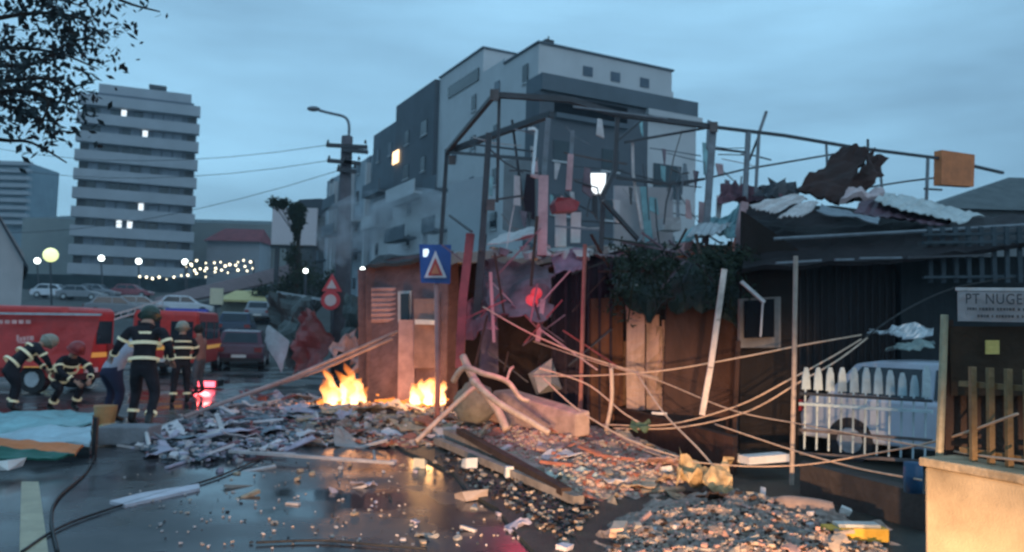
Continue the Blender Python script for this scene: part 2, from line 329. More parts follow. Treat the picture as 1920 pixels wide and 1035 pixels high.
# apartment block ---------------------------------------------------------
def apartments():
    K = V((1.27, 48, 0)); e1 = V((.888, .459, 0)); e2 = V((-.459, .888, 0))
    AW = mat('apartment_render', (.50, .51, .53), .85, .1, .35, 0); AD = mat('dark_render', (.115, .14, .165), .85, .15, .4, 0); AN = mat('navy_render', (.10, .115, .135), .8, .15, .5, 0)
    T = thing('apartment_block', K+e1*5+e2*12, 'big pale grey apartment block with stepped roof and dark projecting balcony storey', 'apartment block')
    b = B(); b.obox(K, e1*10.2, e2*4.6, -1, 19.2); b.build('wall', AW, T)
    b = B(); b.obox(K+e2*4.6, e1*14, e2*3.4, -1, 19.6); b.build('wall', AW, T)
    b = B(); b.obox(K+e2*8, e1*14, e2*8, -1, 21.3); b.build('wall', AW, T)
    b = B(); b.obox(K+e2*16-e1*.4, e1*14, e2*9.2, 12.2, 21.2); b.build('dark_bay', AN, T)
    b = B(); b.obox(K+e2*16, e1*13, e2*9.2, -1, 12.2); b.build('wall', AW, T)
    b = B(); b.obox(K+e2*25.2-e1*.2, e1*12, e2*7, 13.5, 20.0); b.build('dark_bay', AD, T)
    b = B(); b.obox(K+e2*25.2, e1*12, e2*7, -1, 13.5); b.build('wall', AW, T)
    b = B(); b.obox(K+e2*32.2, e1*11, e2*18, -1, 18.3); b.build('wall', mat('blue_grey_render', (.30, .34, .38), .85, .2, .4, 0), T)
    # parapets
    for o, u, v, z in ((K, 10.2, 4.6, 19.2), (K+e2*8, 14, 8, 21.3)):
        B().obox(o-e1*.12-e2*.12, e1*(u+.24), e2*.25, z, z+.12).build('parapet', AD, T); B().obox(o-e1*.12+e2*.14, e1*.25, e2*(v-.1), z, z+.12).build('parapet', AD, T)
    # windows on long left face (plane r=0, facing -e1)
    R = random.Random(5); nwin = 0
    for s in (1.6, 5.6, 9.3, 12.6, 18, 22, 27, 30.5, 34, 37.5, 41, 44.5, 48):
        for k in range(6):
            z = 2.4+k*2.95
            if s > 32 and k > 5: continue
            if R.random() < .12: continue
            off = .42 if (16 < s < 25.2 and z > 12) else .22 if (s > 25.2 and s < 32 and z > 13) else .02
            wd = R.choice((.7, .9, 1.3)); b = B(); b.obox(K-e1*(off+.06)+e2*(s-wd/2), e2*wd, e1*.05, z, z+1.15)
            mt = GLASSD if R.random() < .7 else FARD
            wn = b.build('window', mt, T)
            if nwin < 60:
                fb = B(); o = K-e1*(off+.1)+e2*(s-wd/2-.08); fb.obox(o, e2*(wd+.16), e1*.08, z-.1, z-.01); fb.build('sill', AW, wn)
            nwin += 1
    # long high slot window + lit window
    B().obox(K-e1*.1+e2*8.6, e2*5.5, e1*.06, 19.2, 20.1).build('window', GLASSD, T)
    p = P(752, 291, 69); b = B(); b.obox(K-e1*.62+e2*23.6, e2*1.5, e1*.06, 15.9, 17.0); tag(b.build('window', LITW, T), 'lit warm window')
    # balconies on left face
    for s, z, l in ((17, 12.4, 7), (26, 13.8, 5), (27, 10.8, 4), (34, 12, 5), (34, 9, 5), (41, 14.5, 5), (41, 11.5, 5), (12.5, 9, 2.6), (12.5, 12, 2.6), (6, 9, 2), (47, 9, 3), (19, 6, 5), (19, 9, 5)):
        b = B(); b.obox(K-e1*1.5+e2*s, e2*l, e1*1.1, z-.2, z); b.obox(K-e1*1.5+e2*s, e2*l, e1*.08, z, z+.95); b.build('balcony', R.choice((AD, AD, AW)), T)
    for s in (33, 38.6, 40, 45, 46.5): B().obox(K-e1*.55+e2*s, e2*.5, e1*.5, 0, 17.5).build('pilaster', AW, T)
    # projecting storey on the right face
    o = K-e2*2.0-e1*.82
    B().obox(o, e1*11.6, e2*1.95, 15.72, 16.7).build('projecting_storey', AD, T)
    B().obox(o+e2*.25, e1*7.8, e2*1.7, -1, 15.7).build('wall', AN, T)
    B().obox(o+e2*.2+e1*1.0, e1*5.2, e2*.06, 14.5, 15.55).build('loggia_opening', VOID, T)  # flat black sheet on the wall, painted shade of the loggia recess
    B().obox(o-e2*.02+e1*1.0, e1*5.2, e2*.1, 14.2, 14.5).build('loggia_sill', AD, T)
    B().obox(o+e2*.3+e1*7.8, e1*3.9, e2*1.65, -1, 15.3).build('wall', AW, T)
    B().obox(o-e2*.1+e1*7.6, e1*4.3, e2*2, 15.3, 15.7).build('ledge', AW, T)
    for r, z, wd, h in ((1, 11.7, 1.2, 1.2), (4.4, 11.5, 1.2, 1.3), (8.3, 10.2, 2.2, 2.2), (1, 8.5, 1.2, 1.2), (4.4, 8.5, 1.2, 1.2), (8.6, 6.5, 1.4, 1.4)):
        wn = B().obox(o+e2*(.19 if r < 7 else .24)+e1*r, e1*wd, e2*.05, z, z+h).build('window', GLASSD, T); B().obox(o+e2*(.15 if r < 7 else .2)+e1*(r-.1), e1*(wd+.2), e2*.08, z-.12, z-.01).build('sill', AW, wn)
    for r in (3.2, 5.3, 7.6): B().obox(K-e2*.06+e1*r, e1*.7, e2*.05, 17.75, 18.35).build('window', FARD, T)
    B().tube([K+e1*1+e2*.6+V((0, 0, 19.2)), K+e1*1+e2*.6+V((0, 0, 20))], .05).build('roof_antenna', DARKST, T)
    b = B(); b.obox(K+e1*.7+e2*.4, e1*.6, e2*.6, 19.2, 19.75); b.build('roof_vent', DARKST, T)
apartments()
# grey house at right distance
def right_house():
    d = 30; p = P(1900, 400, d); T = thing('hipped_house', V((p.x, d, 0)), 'distant grey house with pitched roof behind the orange panel', 'house')
    x0, x1 = P(1735, 440, d).x, P(2060, 440, d).x; z0 = P(1830, 395, d).z; zt = P(1900, 312, d).z
    B().box(x0+.6, x1, d, d+7, -1, z0).build('wall', mat('grey_house_wall', (.17, .19, .2), .85, .2, 1), T)
    xr = P(1905, 320, d+3).x
    B().add([(x0, d-.4, z0), (x1+.4, d-.4, z0), (x1+.4, d+7.4, z0), (x0, d+7.4, z0), (xr, d+3.5, zt+.3), (x1, d+3.5, zt+.3)], [(0, 1, 5, 4), (0, 4, 3), (1, 2, 5), (2, 3, 4, 5), (3, 2, 1, 0)]).build('roof', mat('grey_roof', (.10, .115, .12), .8, .25, 2), T)
    for i, px in enumerate((1800, 1850, 1895)):
        q = P(px, 400, d); B().box(q.x-.3, q.x+.3, d-.06, d-.01, z0-1.3, z0-.5).build('window', GLASSD, T)
right_house()
# ------------------------------------------------------------------ ruin
BRICK = brickmat('soot_brick', (.19, .10, .105), (.25, .14, .145), (.22, .18, .185), 5)
MAUVE = mat('mauve_plaster', (.19, .145, .17), .85, .5, 2.5)
SOOT = mat('sooty_wall', (.03, .02, .018), .85, .5, 2.5)
PURP = mat('dark_purple_wood', (.028, .018, .028), .7, .4, 3, streak=True)
GREEN = mat('dark_green_tarp', (.012, .024, .018), .6, .6, 3, .8)
BROWN = mat('brown_cladding', (.06, .03, .022), .7, .4, 4, streak=True)
def dN(px, off=0): t = (px-960)/F; return (13+off)/(1-.38*t)
def Q(px, py, off=0): return P(px, py, dN(px, off))
def frame():
    T = thing('steel_skeleton', (0.5, 14, 3.1), 'bare bent steel skeleton of the destroyed upper storey above the ruins', 'steel skeleton')
    sc = 13.6/F*.72
    def m_(pts, wpx, mt, name):
        b = B(); q = [Q(*p) if len(p) == 3 else Q(p[0], p[1]) for p in pts]
        for i in range(len(q)-1): b.beam(q[i], q[i+1]+(q[i+1]-q[i]).normalized()*.01, wpx*sc, wpx*sc*.9)
        return b.build(name, mt, T)
    D = DARKST; G_ = STEEL
    A = (927, 178, 0); Bk = (838, 285, 3.6)
    m_([A, (1068, 187, 0), (1157, 214, 0), (1338, 238, 0)], 15, D, 'top_beam')
    m_([(1075, 200, -.15), (1250, 222, -.15)], 5, STEEL, 'cable_rail')
    m_([A, Bk], 12, D, 'side_beam')
    m_([Bk, (1034, 214, 0)], 17, D, 'roof_brace')
    m_([(1338, 238, 0), (1470, 254, 0), (1605, 277, 0), (1763, 297, 0), (1880, 324, 0)], 9, D, 'top_beam')
    m_([Bk, (1003, 299, 0)], 10, D, 'cross_beam')
    m_([(880, 270, 2), (1000, 284, 0)], 6, D, 'cross_beam')
    m_([(917, 250, 0), (903, 470, 0)], 15, D, 'column')
    m_([(936, 186, .1), (932, 378, .1)], 8, D, 'column')
    m_([(932, 374, 0), (980, 367, 0)], 6, D, 'strut')
    m_([(838, 285, 3.6), (826, 470, 3.6)], 12, D, 'column')
    m_([(843, 404, 2), (884, 434, 0)], 6, D, 'strut')
    m_([(1028, 222, 0), (1019, 340, 0)], 13, STEEL, 'column')
    m_([(1019, 330, -.2), (1016, 478, -.2)], 24, PINKP, 'column_casing')
    m_([(990, 242, 0), (1000, 241, 0), (1006, 246, 0), (999, 326, 0)], 8, ZINC, 'gutter_pipe')
    m_([(1074, 245, .2), (1070, 300, .2)], 10, STEEL, 'column')
    m_([(1070, 290, .1), (1066, 356, .1)], 15, PINKP, 'column_casing')
    m_([(1158, 214, 0), (1153, 318, 0), (1131, 364, 0), (1127, 470, 0)], 12, D, 'bent_column')
    m_([(1131, 376, -.2), (1215, 470, -.2)], 11, D, 'fallen_brace')
    m_([(1186, 262, .3), (1187, 325, .3), (1204, 428, .3)], 7, PALE, 'gutter_pipe')
    m_([(1157, 333, .2), (1257, 345, .2), (1318, 336, .2)], 8, D, 'cross_beam')
    m_([(1271, 346, .3), (1271, 406, .3)], 8, G_, 'strut')
    m_([(1172, 267, .2), (1215, 259, .2), (1325, 240, .2)], 7, D, 'cross_beam')
    m_([(1338, 230, 0), (1322, 456, 0)], 17, STEEL, 'column')
    m_([(1341, 279, 0), (1402, 286, 0)], 6, D, 'strut')
    m_([(1282, 345, .4), (1394, 318, .4), (1575, 287, .4)], 6, D, 'cross_beam')
    m_([(1403, 248, 0), (1396, 385, 0)], 13, STEEL, 'column')
    m_([(1396, 380, -.3), (1378, 488, -.3)], 20, PINKP, 'column_casing')
    m_([(1437, 209, 0), (1423, 250, 0), (1417, 360, 0)], 8, G_, 'bent_column')
    m_([(1423, 254, .1), (1405, 300, .1)], 6, D, 'strut')
    m_([(1549, 265, 0), (1551, 310, 0)], 6, G_, 'strut')
    m_([(1627, 261, 0), (1628, 300, 0)], 6, D, 'strut')
    m_([(1740, 296, 0), (1737, 374, 0)], 8, STEEL, 'column')
    m_([(1629, 351, .2), (1700, 340, .2), (1766, 332, .2)], 6, D, 'cross_beam')
    m_([(1733, 354, 0), (1765, 356, 0)], 6, D, 'strut')
    m_([(1650, 313, 0), (1655, 368, 0)], 6, G_, 'strut')
    m_([(1042, 424, 0), (1125, 432, 0)], 5, STEEL, 'handrail')
    m_([(1078, 340, .3), (1120, 352, .3), (1126, 380, .3)], 4, D, 'strut')
    m_([(960, 225, 1.2), (985, 420, 1.2)], 7, D, 'column')
    m_([(1215, 215, .8), (1160, 262, .8)], 7, D, 'strut')
    R = random.Random(31)
    for k in range(42):
        x = R.uniform(880, 1400); y = R.uniform(235, 430); o = R.uniform(-.1, 2.2); ln = R.uniform(30, 120); a_ = R.choice((R.uniform(-.25, .25), R.uniform(1.3, 1.9), R.uniform(.6, 1.0)))
        x2, y2 = x+ln*cos(a_), min(472, y+ln*abs(sin(a_))); m_([(x, y, o), ((x+x2)/2+R.uniform(-6, 6), (y+y2)/2+R.uniform(-4, 6), o), (x2, y2, o+R.uniform(-.2, .2))], R.uniform(2.2, 4.5), R.choice((D, D, G_, RUST, PALE)), 'bent_rod')
    for k in range(30):
        x = R.uniform(890, 1390); y = R.uniform(215, 400); o = R.uniform(0, 1.5); ln = R.uniform(20, 70); w_ = R.uniform(5, 14); q = [Q(x, y, o), Q(x+w_, y+2, o), Q(x+w_*.8+R.uniform(-6, 8), y+ln, o-.05), Q(x+R.uniform(-6, 6), y+ln*R.uniform(.7, 1), o-.05)]
        B().poly(q, .02).build('hanging_strip', R.choice((D, PALE, MAUVE, G_, TEAL, PINKP)), T)
    # gusset plates
    for px, py, o in ((927, 178, -.1), (1338, 238, -.1), (920, 384, -.12), (848, 300, 3.3)):
        p = Q(px, py, o); B().box(p.x-.07, p.x+.07, p.y-.02, p.y+.02, p.z-.09, p.z+.09).build('gusset_plate', RUST, T)
frame()
def panel(name, pts, label, cat, mt, t=.05, group=None):
    return single(name, B().poly([P(*p) for p in pts], t), mt, label, cat, group)
def shp(name, c4, mt, label, cat, amp=.08, nx=14, ny=8, corr=0, group=None, ragged=.03, t=.015, freq=1.5, seed=1):
    return single(name, B().sheet(*[P(*p) for p in c4], nx, ny, amp, freq, corr, t, ragged, seed), mt, label, cat, group)
# upper storey leftovers
panel('sign_box', [(1765, 346, 16.2), (1826, 350, 16.6), (1828, 290, 16.6), (1766, 281, 16.2)], 'blank orange panel fixed to the right end of the steel skeleton', 'panel', ORANGE, .18)
T = thing('lit_sign', P(1121, 345, 13.9), 'broken white lit panel glowing inside the steel skeleton', 'lit panel')
B().poly([P(1106, 325, 13.9), P(1105, 350, 13.9), P(1116, 362, 13.9), P(1134, 362, 13.9), P(1136, 325, 13.9)], .06).build('lit_face', emat('lit_sign_face', (.9, .97, 1), 1.6), T)
B().poly([P(1103, 322, 13.98), P(1102, 353, 13.98), P(1114, 366, 13.98), P(1137, 366, 13.98), P(1139, 322, 13.98)], .08).build('housing', STEEL, T)
panel('awning_box', [(1040, 380, 13.4), (1044, 396, 13.4), (1082, 394, 13.5), (1087, 379, 13.5), (1072, 371, 13.5), (1046, 370, 13.4)], 'small dark red canopy above the two white door panels', 'canopy', mat('dark_red_paint', (.30, .03, .04), .5), .3)
panel('door_panel', [(1041, 462, 14), (1041, 396, 14), (1062, 396, 14), (1062, 462, 14)], 'left of two white door panels under the dark red canopy', 'door panel', WHITE, .05)
panel('door_panel', [(1070, 455, 14), (1071, 398, 14), (1090, 398, 14), (1088, 455, 14)], 'right of two white door panels under the dark red canopy', 'door panel', WHITE, .05)
panel('wall_panel', [(838, 470, 18), (840, 345, 18), (905, 330, 17.4), (903, 470, 17.4)], 'pale wall panel standing behind the left leaning column of the skeleton', 'wall panel', mat('pale_blue_wall', (.36, .42, .46), .8, .1, 1))
panel('wall_panel', [(942, 430, 16.4), (945, 300, 16.4), (1008, 296, 16.2), (1006, 460, 16.2)], 'grey upright wall panel left of the pink column casing', 'wall panel', mat('grey_panel', (.22, .25, .27), .8, .2, 1))
panel('wall_panel', [(977, 404, 16.1), (987, 325, 16.1), (1003, 330, 16.1), (1003, 412, 16.1)], 'dark narrow shutter panel beside the pink column casing', 'wall panel', PURP, .06)
panel('wall_panel', [(1152, 460, 15.6), (1152, 348, 15.6), (1262, 352, 16), (1262, 455, 16)], 'wide pale pink wall panel behind the fallen brace', 'wall panel', mat('pale_pink_panel', (.50, .45, .46), .8, .12, 1.5))
panel('wall_panel', [(1210, 455, 15.4), (1200, 350, 15.4), (1212, 350, 15.4), (1225, 450, 15.4)], 'narrow torn green strip leaning on the pale pink wall panel', 'wall panel', TEAL, .03)
panel('cabinet', [(1246, 430, 15), (1248, 408, 15), (1276, 406, 15.1), (1278, 432, 15.1)], 'small pale box standing at the foot of the thin right column', 'box', PALE, .35)
shp('roof_sheet', [(1268, 452, 13.8), (1380, 448, 14.2), (1398, 388, 15.6), (1330, 408, 15.2)], TEAL, 'bent turquoise sheet lying between the grey column and the pink casing', 'metal sheet', .15, corr=8)
shp('roof_sheet', [(1285, 448, 13.5), (1352, 438, 13.6), (1372, 420, 14.4), (1310, 425, 14.2)], ZINC, 'shiny zinc sheet lying on the bent turquoise sheet', 'metal sheet', .1, corr=5)
shp('roof_sheet', [(908, 462, 13.2), (1010, 440, 13.2), (1012, 425, 14.5), (940, 445, 14.5)], PALE, 'pale bent sheet lying at the foot of the pink column casing', 'metal sheet', .1)
# floor slab with broken edge
b = B(); b.sheet(P(835, 494, 15.5), Q(1400, 476), Q(1400, 476, 6), P(850, 494, 21), 24, 6, .12, 1.2, 0, .2, .12); single('floor_slab', b, CONC, 'cracked concrete floor slab carrying the steel skeleton', 'floor slab')
# bits on the slab
R = random.Random(11)
RT_ = 'broken bits along the slab edge'
for i in range(46):
    px = 900+R.random()*480; p = Q(px, 470+R.uniform(-8, 10), R.uniform(0, .8)); b = B(); k = R.random()
    if k < .5:
        q = p+V((R.uniform(-.5, .5), R.uniform(-.3, .2), R.uniform(-.12, .2))); b.beam(p, q, .05, .03); single('splinter', b, R.choice((WOOD, STEEL, PINKP, PALE)), 'thin splinter lying on the edge of the concrete floor slab', 'splinter', RT_)
    else: b.rock(p, R.uniform(.06, .16), jit=.4); single('broken_block', b, R.choice((CONC, PINKP, PALE, MAUVE)), 'small broken block on the edge of the concrete floor slab', 'broken block', 'blocks on the slab edge')
# ---- brick house with fire
def brick_house():
    T = thing('brick_annexe', P(760, 760, 17.4)*1, 'low pinkish brick annexe with arched top and open doorway behind the flames', 'annexe'); T.location.z = 0
    d0, d1 = 17.6, 16.2
    pts = [(688, 775, d0), (686, 505, d0), (705, 492, d0), (735, 483, 17.3), (775, 478, 17), (838, 480, d1), (840, 560, d1), (836, 790, d1)]
    B().poly([P(*p) for p in pts], .35).build('wall', BRICK, T)
    B().poly([P(690, 775, d0+.37), P(688, 505, d0+.37), P(692, 520, 22), P(692, 745, 22)], .2, False).build('side_wall', BRICK, T)
    b = B()
    for i in range(7):
        y0 = 541+i*9.5; b.poly([P(696, y0+7, d0-.1), P(696, y0, d0-.16), P(742, y0-1, 17.22), P(742, y0+6, 17.28)], .03)
    b.build('louvre', PINKP, T)
    B().poly([P(746, 604, 17.02), P(746, 546, 17.02), P(771, 545, 16.9), P(771, 603, 16.9)], .06).build('window_frame', PALE, T)
    B().poly([P(751, 600, 16.9), P(751, 551, 16.9), P(766, 550, 16.85), P(766, 599, 16.85)], .04).build('pane', GLASSD, T)
    b = B(); b.beam(P(762, 760, 16.8), P(764, 600, 16.8), .34, .2); b.build('pilaster', PINKP, T)
    B().poly([P(776, 690, 16.6), P(776, 560, 16.6), P(822, 560, 16.3), P(826, 690, 16.3)], .05).build('plaster_patch', mat('peach_plaster', (.30, .19, .17), .85, .3, 3), T)
    B().poly([P(778, 608, 16.45), P(778, 599, 16.45), P(816, 600, 16.2), P(816, 609, 16.2)], .14).build('lamp_canopy', WHITE, T)
    b = B().sheet(P(684, 508, 17.5), P(842, 484, 16.1), P(850, 470, 19.6), P(700, 490, 21), 12, 6, .15, 1, 0, .08, .08); b.build('roof', mat('sooty_roof', (.05, .055, .06), .85, .4, 2), T)
brick_house()
# ---- ground-floor elements of the ruin
T = thing('ruined_house', (2, 16, 0), 'gutted ground floor with dark doorways and torn partitions under the concrete slab', 'ruined house')
def rp_(pts, name, mt, t=.08): return B().poly([P(*p) for p in pts], t).build(name, mt, T)
rp_([(836, 800, 17.5), (836, 490, 17.5), (1400, 478, 19), (1400, 800, 19)], 'back_wall', SOOT)
rp_([(900, 700, 14.4), (905, 492, 14.4), (930, 490, 14.4), (935, 700, 14.4)], 'partition', MAUVE)
rp_([(984, 780, 14.2), (1030, 590, 14.2), (1034, 600, 14.2), (1036, 790, 14.2)], 'partition', SOOT)
rp_([(1036, 800, 13.7), (1036, 515, 13.7), (1078, 476, 13.8), (1166, 470, 14.0), (1168, 800, 14.0)], 'partition', PURP)
for i in range(6):
    x = 1040+i*21; b = B(); b.beam(P(x, 790, 13.55), P(x, 520 if i < 1 else 490, 13.55), .04); b.build('batten', PURP, T)
rp_([(1240, 880, 12.6), (1250, 560, 12.8), (1386, 530, 13.0), (1380, 890, 12.4)], 'side_wall', BROWN)
rp_([(1168, 800, 13.9), (1170, 640, 13.9), (1250, 640, 14), (1250, 800, 14)], 'partition', mat('scorched_board', (.20, .12, .08), .8, .5, 3, streak=True))
rp_([(1010, 800, 16), (1010, 700, 16), (1240, 700, 16), (1240, 800, 16)], 'rear_partition', mat('scorched_board', (.2, .1, .06)))
rp_([(1108, 796, 13.5), (1108, 560, 13.5), (1168, 556, 13.7), (1168, 796, 13.7)], 'scorched_door', mat('warm_lit_brown', (.13, .06, .035), .8, .5, 3, streak=True))  # added panel; warm light on the partition's right half put into its brown
for px, w_, top in ((1192, 34, 560), (1224, 24, 590), (1236, 12, 612), (1250, 14, 600)):
    b = B(); d = 13.3; n = 10
    for k in range(n):
        a0 = P(px-w_/2, top+(770-top)*k/n, d+.05*sin(k+px)); a1 = P(px-w_/2, top+(770-top)*(k+1)/n, d+.05*sin(k+1+px)); b0 = P(px+w_/2, top+(770-top)*k/n+2*sin(k), d+.08*cos(k)); b1 = P(px+w_/2, top+(770-top)*(k+1)/n+2*sin(k+1), d+.08*cos(k+1))
        b.poly([a0, b0, b1, a1], .03)
    b.build('torn_panel', mat('stained_panel', (.42, .30, .25), .85, .45, 4, streak=True), T)
rp_([(1177, 549, 13.1), (1177, 534, 13.1), (1196, 533, 13.1), (1196, 548, 13.1)], 'switch_box', WHITE, .06)
# leaning mauve roof sheets
shp('fallen_ceiling', [(915, 602, 12.6), (1030, 592, 12.6), (1036, 484, 13.8), (912, 492, 13.8)], MAUVE, 'mauve fallen ceiling sheet hanging between the red post and the dark doorway', 'ceiling sheet', .34, 20, 14, ragged=.22, freq=1.1)
shp('fallen_ceiling', [(858, 640, 13.1), (935, 610, 12.7), (930, 560, 13.2), (880, 560, 13.2)], mat('rose_plaster', (.33, .16, .19), .8, .4, 3), 'crumpled rose plasterboard hanging behind the blue warning sign post', 'plasterboard', .2, 10, 8, ragged=.12, seed=3)
shp('fallen_ceiling', [(1035, 520, 13.2), (1100, 500, 13.3), (1104, 466, 13.6), (1036, 474, 13.5)], mat('violet_board', (.30, .19, .26), .8, .4, 3), 'short violet board sagging over the dark doorway', 'board', .1, 8, 6, ragged=.08, seed=5)
# green collapsed canopy
shp('collapsed_canopy', [(1150, 560, 12.9), (1380, 600, 12.4), (1392, 470, 13.6), (1140, 478, 14)], GREEN, 'sagging dark green canopy full of debris right of the doorway', 'canopy', .5, 24, 14, ragged=.2, freq=1.3, seed=2)
def leaves(bld, c, r, n, size, R, sq=(1, 1, 1)):
    for _ in range(n):
        p = V((R.gauss(0, .5)*sq[0], R.gauss(0, .5)*sq[1], R.gauss(0, .5)*sq[2]))*r+V(c); u = V((R.uniform(-1, 1), R.uniform(-1, 1), R.uniform(-1, 1))).normalized(); v = u.orthogonal().normalized(); s = size*R.uniform(.6, 1.4)
        bld.add([p-u*s, p+v*s*.45, p+u*s, p-v*s*.45], [(0, 1, 2, 3)])
LEAF = mat('dark_leaves', (.022, .034, .022), .8, .6, 6, 0, spec=.1)
b = B(); R = random.Random(21)
for k in range(26):
    px = R.uniform(1150, 1388); d = R.uniform(11.9, 12.6); y0 = R.uniform(462, 490); ln = R.choice((25, 40, 60, 95, 140))*R.uniform(.6, 1.1); x1 = px+R.uniform(-28, 45)
    q = smoothline([P(px, y0, d), P((px+x1)/2+6, y0+ln*.4, d-.2), P(x1, y0+ln, d-.1)], 6); b.tube(q, .012, 4)
    for p in q: leaves(b, p, .17, 5, .045, R, (1, .6, .8))
single('hanging_creeper', b, LEAF, 'dark leafy creeper hanging over the collapsed green canopy', 'creeper')
# ---- red post, pole posts, white plank
def post(name, pts, wpx, mt, label, cat, h=None, rnd=False):
    b = B(); q = [P(*p) for p in pts]; s = pts[0][2]/F
    if rnd: b.tube(q, wpx*s/2, 8)
    else:
        for i in range(len(q)-1): b.beam(q[i], q[i+1]+(q[i+1]-q[i]).normalized()*.01, wpx*s, (h or wpx)*s)
    return single(name, b, mt, label, cat)
post('steel_post', [(862, 690, 12.8), (868, 560, 12.9), (882, 440, 13)], 16, mat('red_oxide_post', (.28, .05, .06), .5, .5, 3), 'thick red leaning post right of the blue warning sign', 'post')
post('steel_post', [(893, 600, 13.1), (906, 440, 13.1)], 14, DARKST, 'dark bent post just right of the thick red leaning post', 'post')
post('steel_pole', [(1088, 776, 12.6), (1092, 620, 12.6), (1097, 458, 12.6)], 8, mat('red_brown_pole', (.34, .13, .10), .5, .3, 4), 'thin reddish upright pole in front of the dark doorway', 'pole', rnd=True)
post('plank', [(1316, 778, 10), (1332, 690, 10), (1345, 600, 10), (1358, 506, 10)], 10, mat('pale_plank', (.70, .58, .52), .7, .3, 5), 'long pale plank leaning upright before the brown wall', 'plank', 5)
post('plank', [(1008, 640, 12.8), (1018, 562, 12.8)], 9, mat('pink_plank', (.62, .38, .40), .7, .2, 5), 'short pale pink upright board below the round red lamp', 'board', 5)
post('steel_pole', [(1484, 918, 9.45), (1489, 700, 9.45), (1492, 480, 9.45)], 9, mat('grey_pole', (.38, .30, .25), .5, .3, 4), 'tall thin grey fence pole left of the white car', 'pole', rnd=True)
post('steel_pole', [(1761, 862, 4.72), (1766, 740, 4.72), (1771, 590, 4.72)], 14, mat('ochre_pole', (.40, .34, .22), .5, .3, 4), 'ochre pole standing on the end of the beige wall', 'pole', rnd=True)
post('plank', [(1390, 528, 11.4), (1432, 566, 11.4)], 8, PALE, 'short pale board tilted above the small framed window', 'board', 6)
post('board', [(1430, 568, 11.5), (1426, 630, 11.5)], 3, PALE, 'thin pale strip hanging from the tilted board', 'strip', 3)
post('post', [(1376, 810, 11.9), (1384, 640, 11.9)], 8, BROWN, 'brown timber corner post right of the long pale plank', 'post')
# red round lamp
T2 = thing('warning_lamp', P(1000, 560, 12.9), 'pair of round red warning lamps glowing beside the mauve ceiling sheet', 'lamp')
B().ball(P(995, 567, 12.9), .13, sz=(1, .6, 1)).build('lens', mat('red_lens', (.6, .05, .06), .4, .2, 5, 0, emis=(1, .06, .09), es=.42), T2, True)
B().ball(P(1006, 550, 12.9), .10, sz=(1, .6, 1)).build('lens', mat('red_lens', (.6, .05, .06)), T2, True)
B().beam(P(1016, 575, 13), P(1006, 530, 13), .05).build('bracket', DARKST, T2)
# ---- blue warning sign
def warn_sign():
    d = 13.7; g = G(820, 806); T = thing('warning_sign', V((g.x, g.y, 0)), 'square blue road sign with white and red triangle on a pinkish post', 'road sign')
    a, b_, c, e = P(789, 530, d), P(844, 532, d), P(846, 459, d), P(786, 458, d)
    B().poly([a, b_, c, e], .04).build('panel', mat('sign_blue', (.015, .08, .32), .35, .15, 3, 0), T)
    o = V((0, -.055, 0))
    B().poly([P(796, 521, d)+o, P(838, 521, d)+o, P(817, 470, d)+o], .012).build('white_triangle', mat('sign_white', (.75, .75, .8), .4, .1, 3, 0), T)
    o = V((0, -.075, 0)); B().poly([P(803, 517, d)+o, P(831, 517, d)+o, P(817, 484, d)+o], .008).build('red_triangle', mat('sign_red', (.55, .05, .05), .4, .1, 3, 0), T)
    o = V((0, -.09, 0)); B().poly([P(809, 514, d)+o, P(825, 514, d)+o, P(817, 495, d)+o], .006).build('inner_mark', mat('sign_orange', (.65, .22, .1), .4, .1, 3, 0), T)
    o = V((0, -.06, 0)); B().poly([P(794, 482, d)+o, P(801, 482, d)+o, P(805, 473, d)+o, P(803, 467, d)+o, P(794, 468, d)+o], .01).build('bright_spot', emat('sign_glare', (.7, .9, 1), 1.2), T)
    B().tube([V((g.x, g.y, -.2)), P(821, 700, d+.06), P(818, 462, d+.06)], [.045, .045, .045], 10).build('post', mat('pinkish_post', (.55, .24, .22), .45, .3, 3), T, True)
warn_sign()
# ---- concrete beam, pipe, tank
def conc():
    b = B(); f = [P(1079, 822, 11), P(1107, 816, 11), P(1107, 770, 11), P(1079, 777, 11)]; k = [P(905, 788, 13.2), P(940, 786, 13.4), P(960, 728, 13.4), P(925, 732, 13.2)]
    b.hexa([f[0], f[1], k[1], k[0]], [f[3], f[2], k[2], k[3]]); single('concrete_beam', b, mat('pink_concrete', (.46, .31, .25), .85, .3, 4), 'long square concrete beam lying on the rubble with its end facing the road', 'concrete beam', bevel=.03)
    b = B(); b.rock(P(1018, 708, 12.9), .22, (1, 1, 1.2), .5, 4); single('concrete_lump', b, CONC, 'jagged grey lump standing on the far end of the square concrete beam', 'concrete lump')
    b = B().ball(P(890, 757, 12.8), .33, 18, 12, (1, 1, 1.0), .25); single('boulder', b, mat('mossy_concrete', (.22, .20, .16), .85, .4, 3), 'big rounded grey-green lump just right of the flames', 'boulder', smooth=True)
conc()
def limb(label, pts, r, mt=None, name='bent_pipe', cat='pipe', group=None):
    b = B(); q = smoothline([P(*p) for p in pts], 6); n = len(q); rr = r if not isinstance(r, tuple) else [r[0]+(r[1]-r[0])*i/(n-1) for i in range(n)]
    b.tube(q, rr, 7); return single(name, b, mt or WOODP, label, cat, group, True)
WOODP = mat('scorched_pipe', (.56, .40, .31), .6, .35, 6)
limb('thick bent pipe sloping from the red post down to the rubble', [(868, 668, 12.4), (890, 712, 12.1), (930, 765, 11.7), (950, 806, 11.4)], .06)
limb('pale pipe crossing the concrete beam down to its lower corner', [(885, 712, 11.6), (930, 752, 11), (985, 785, 10.7), (1030, 812, 10.5)], (.05, .04))
limb('curved branch-like rod over the round grey-green lump', [(780, 828, 11), (835, 775, 11.4), (888, 728, 11.8), (900, 735, 11.8)], .035)
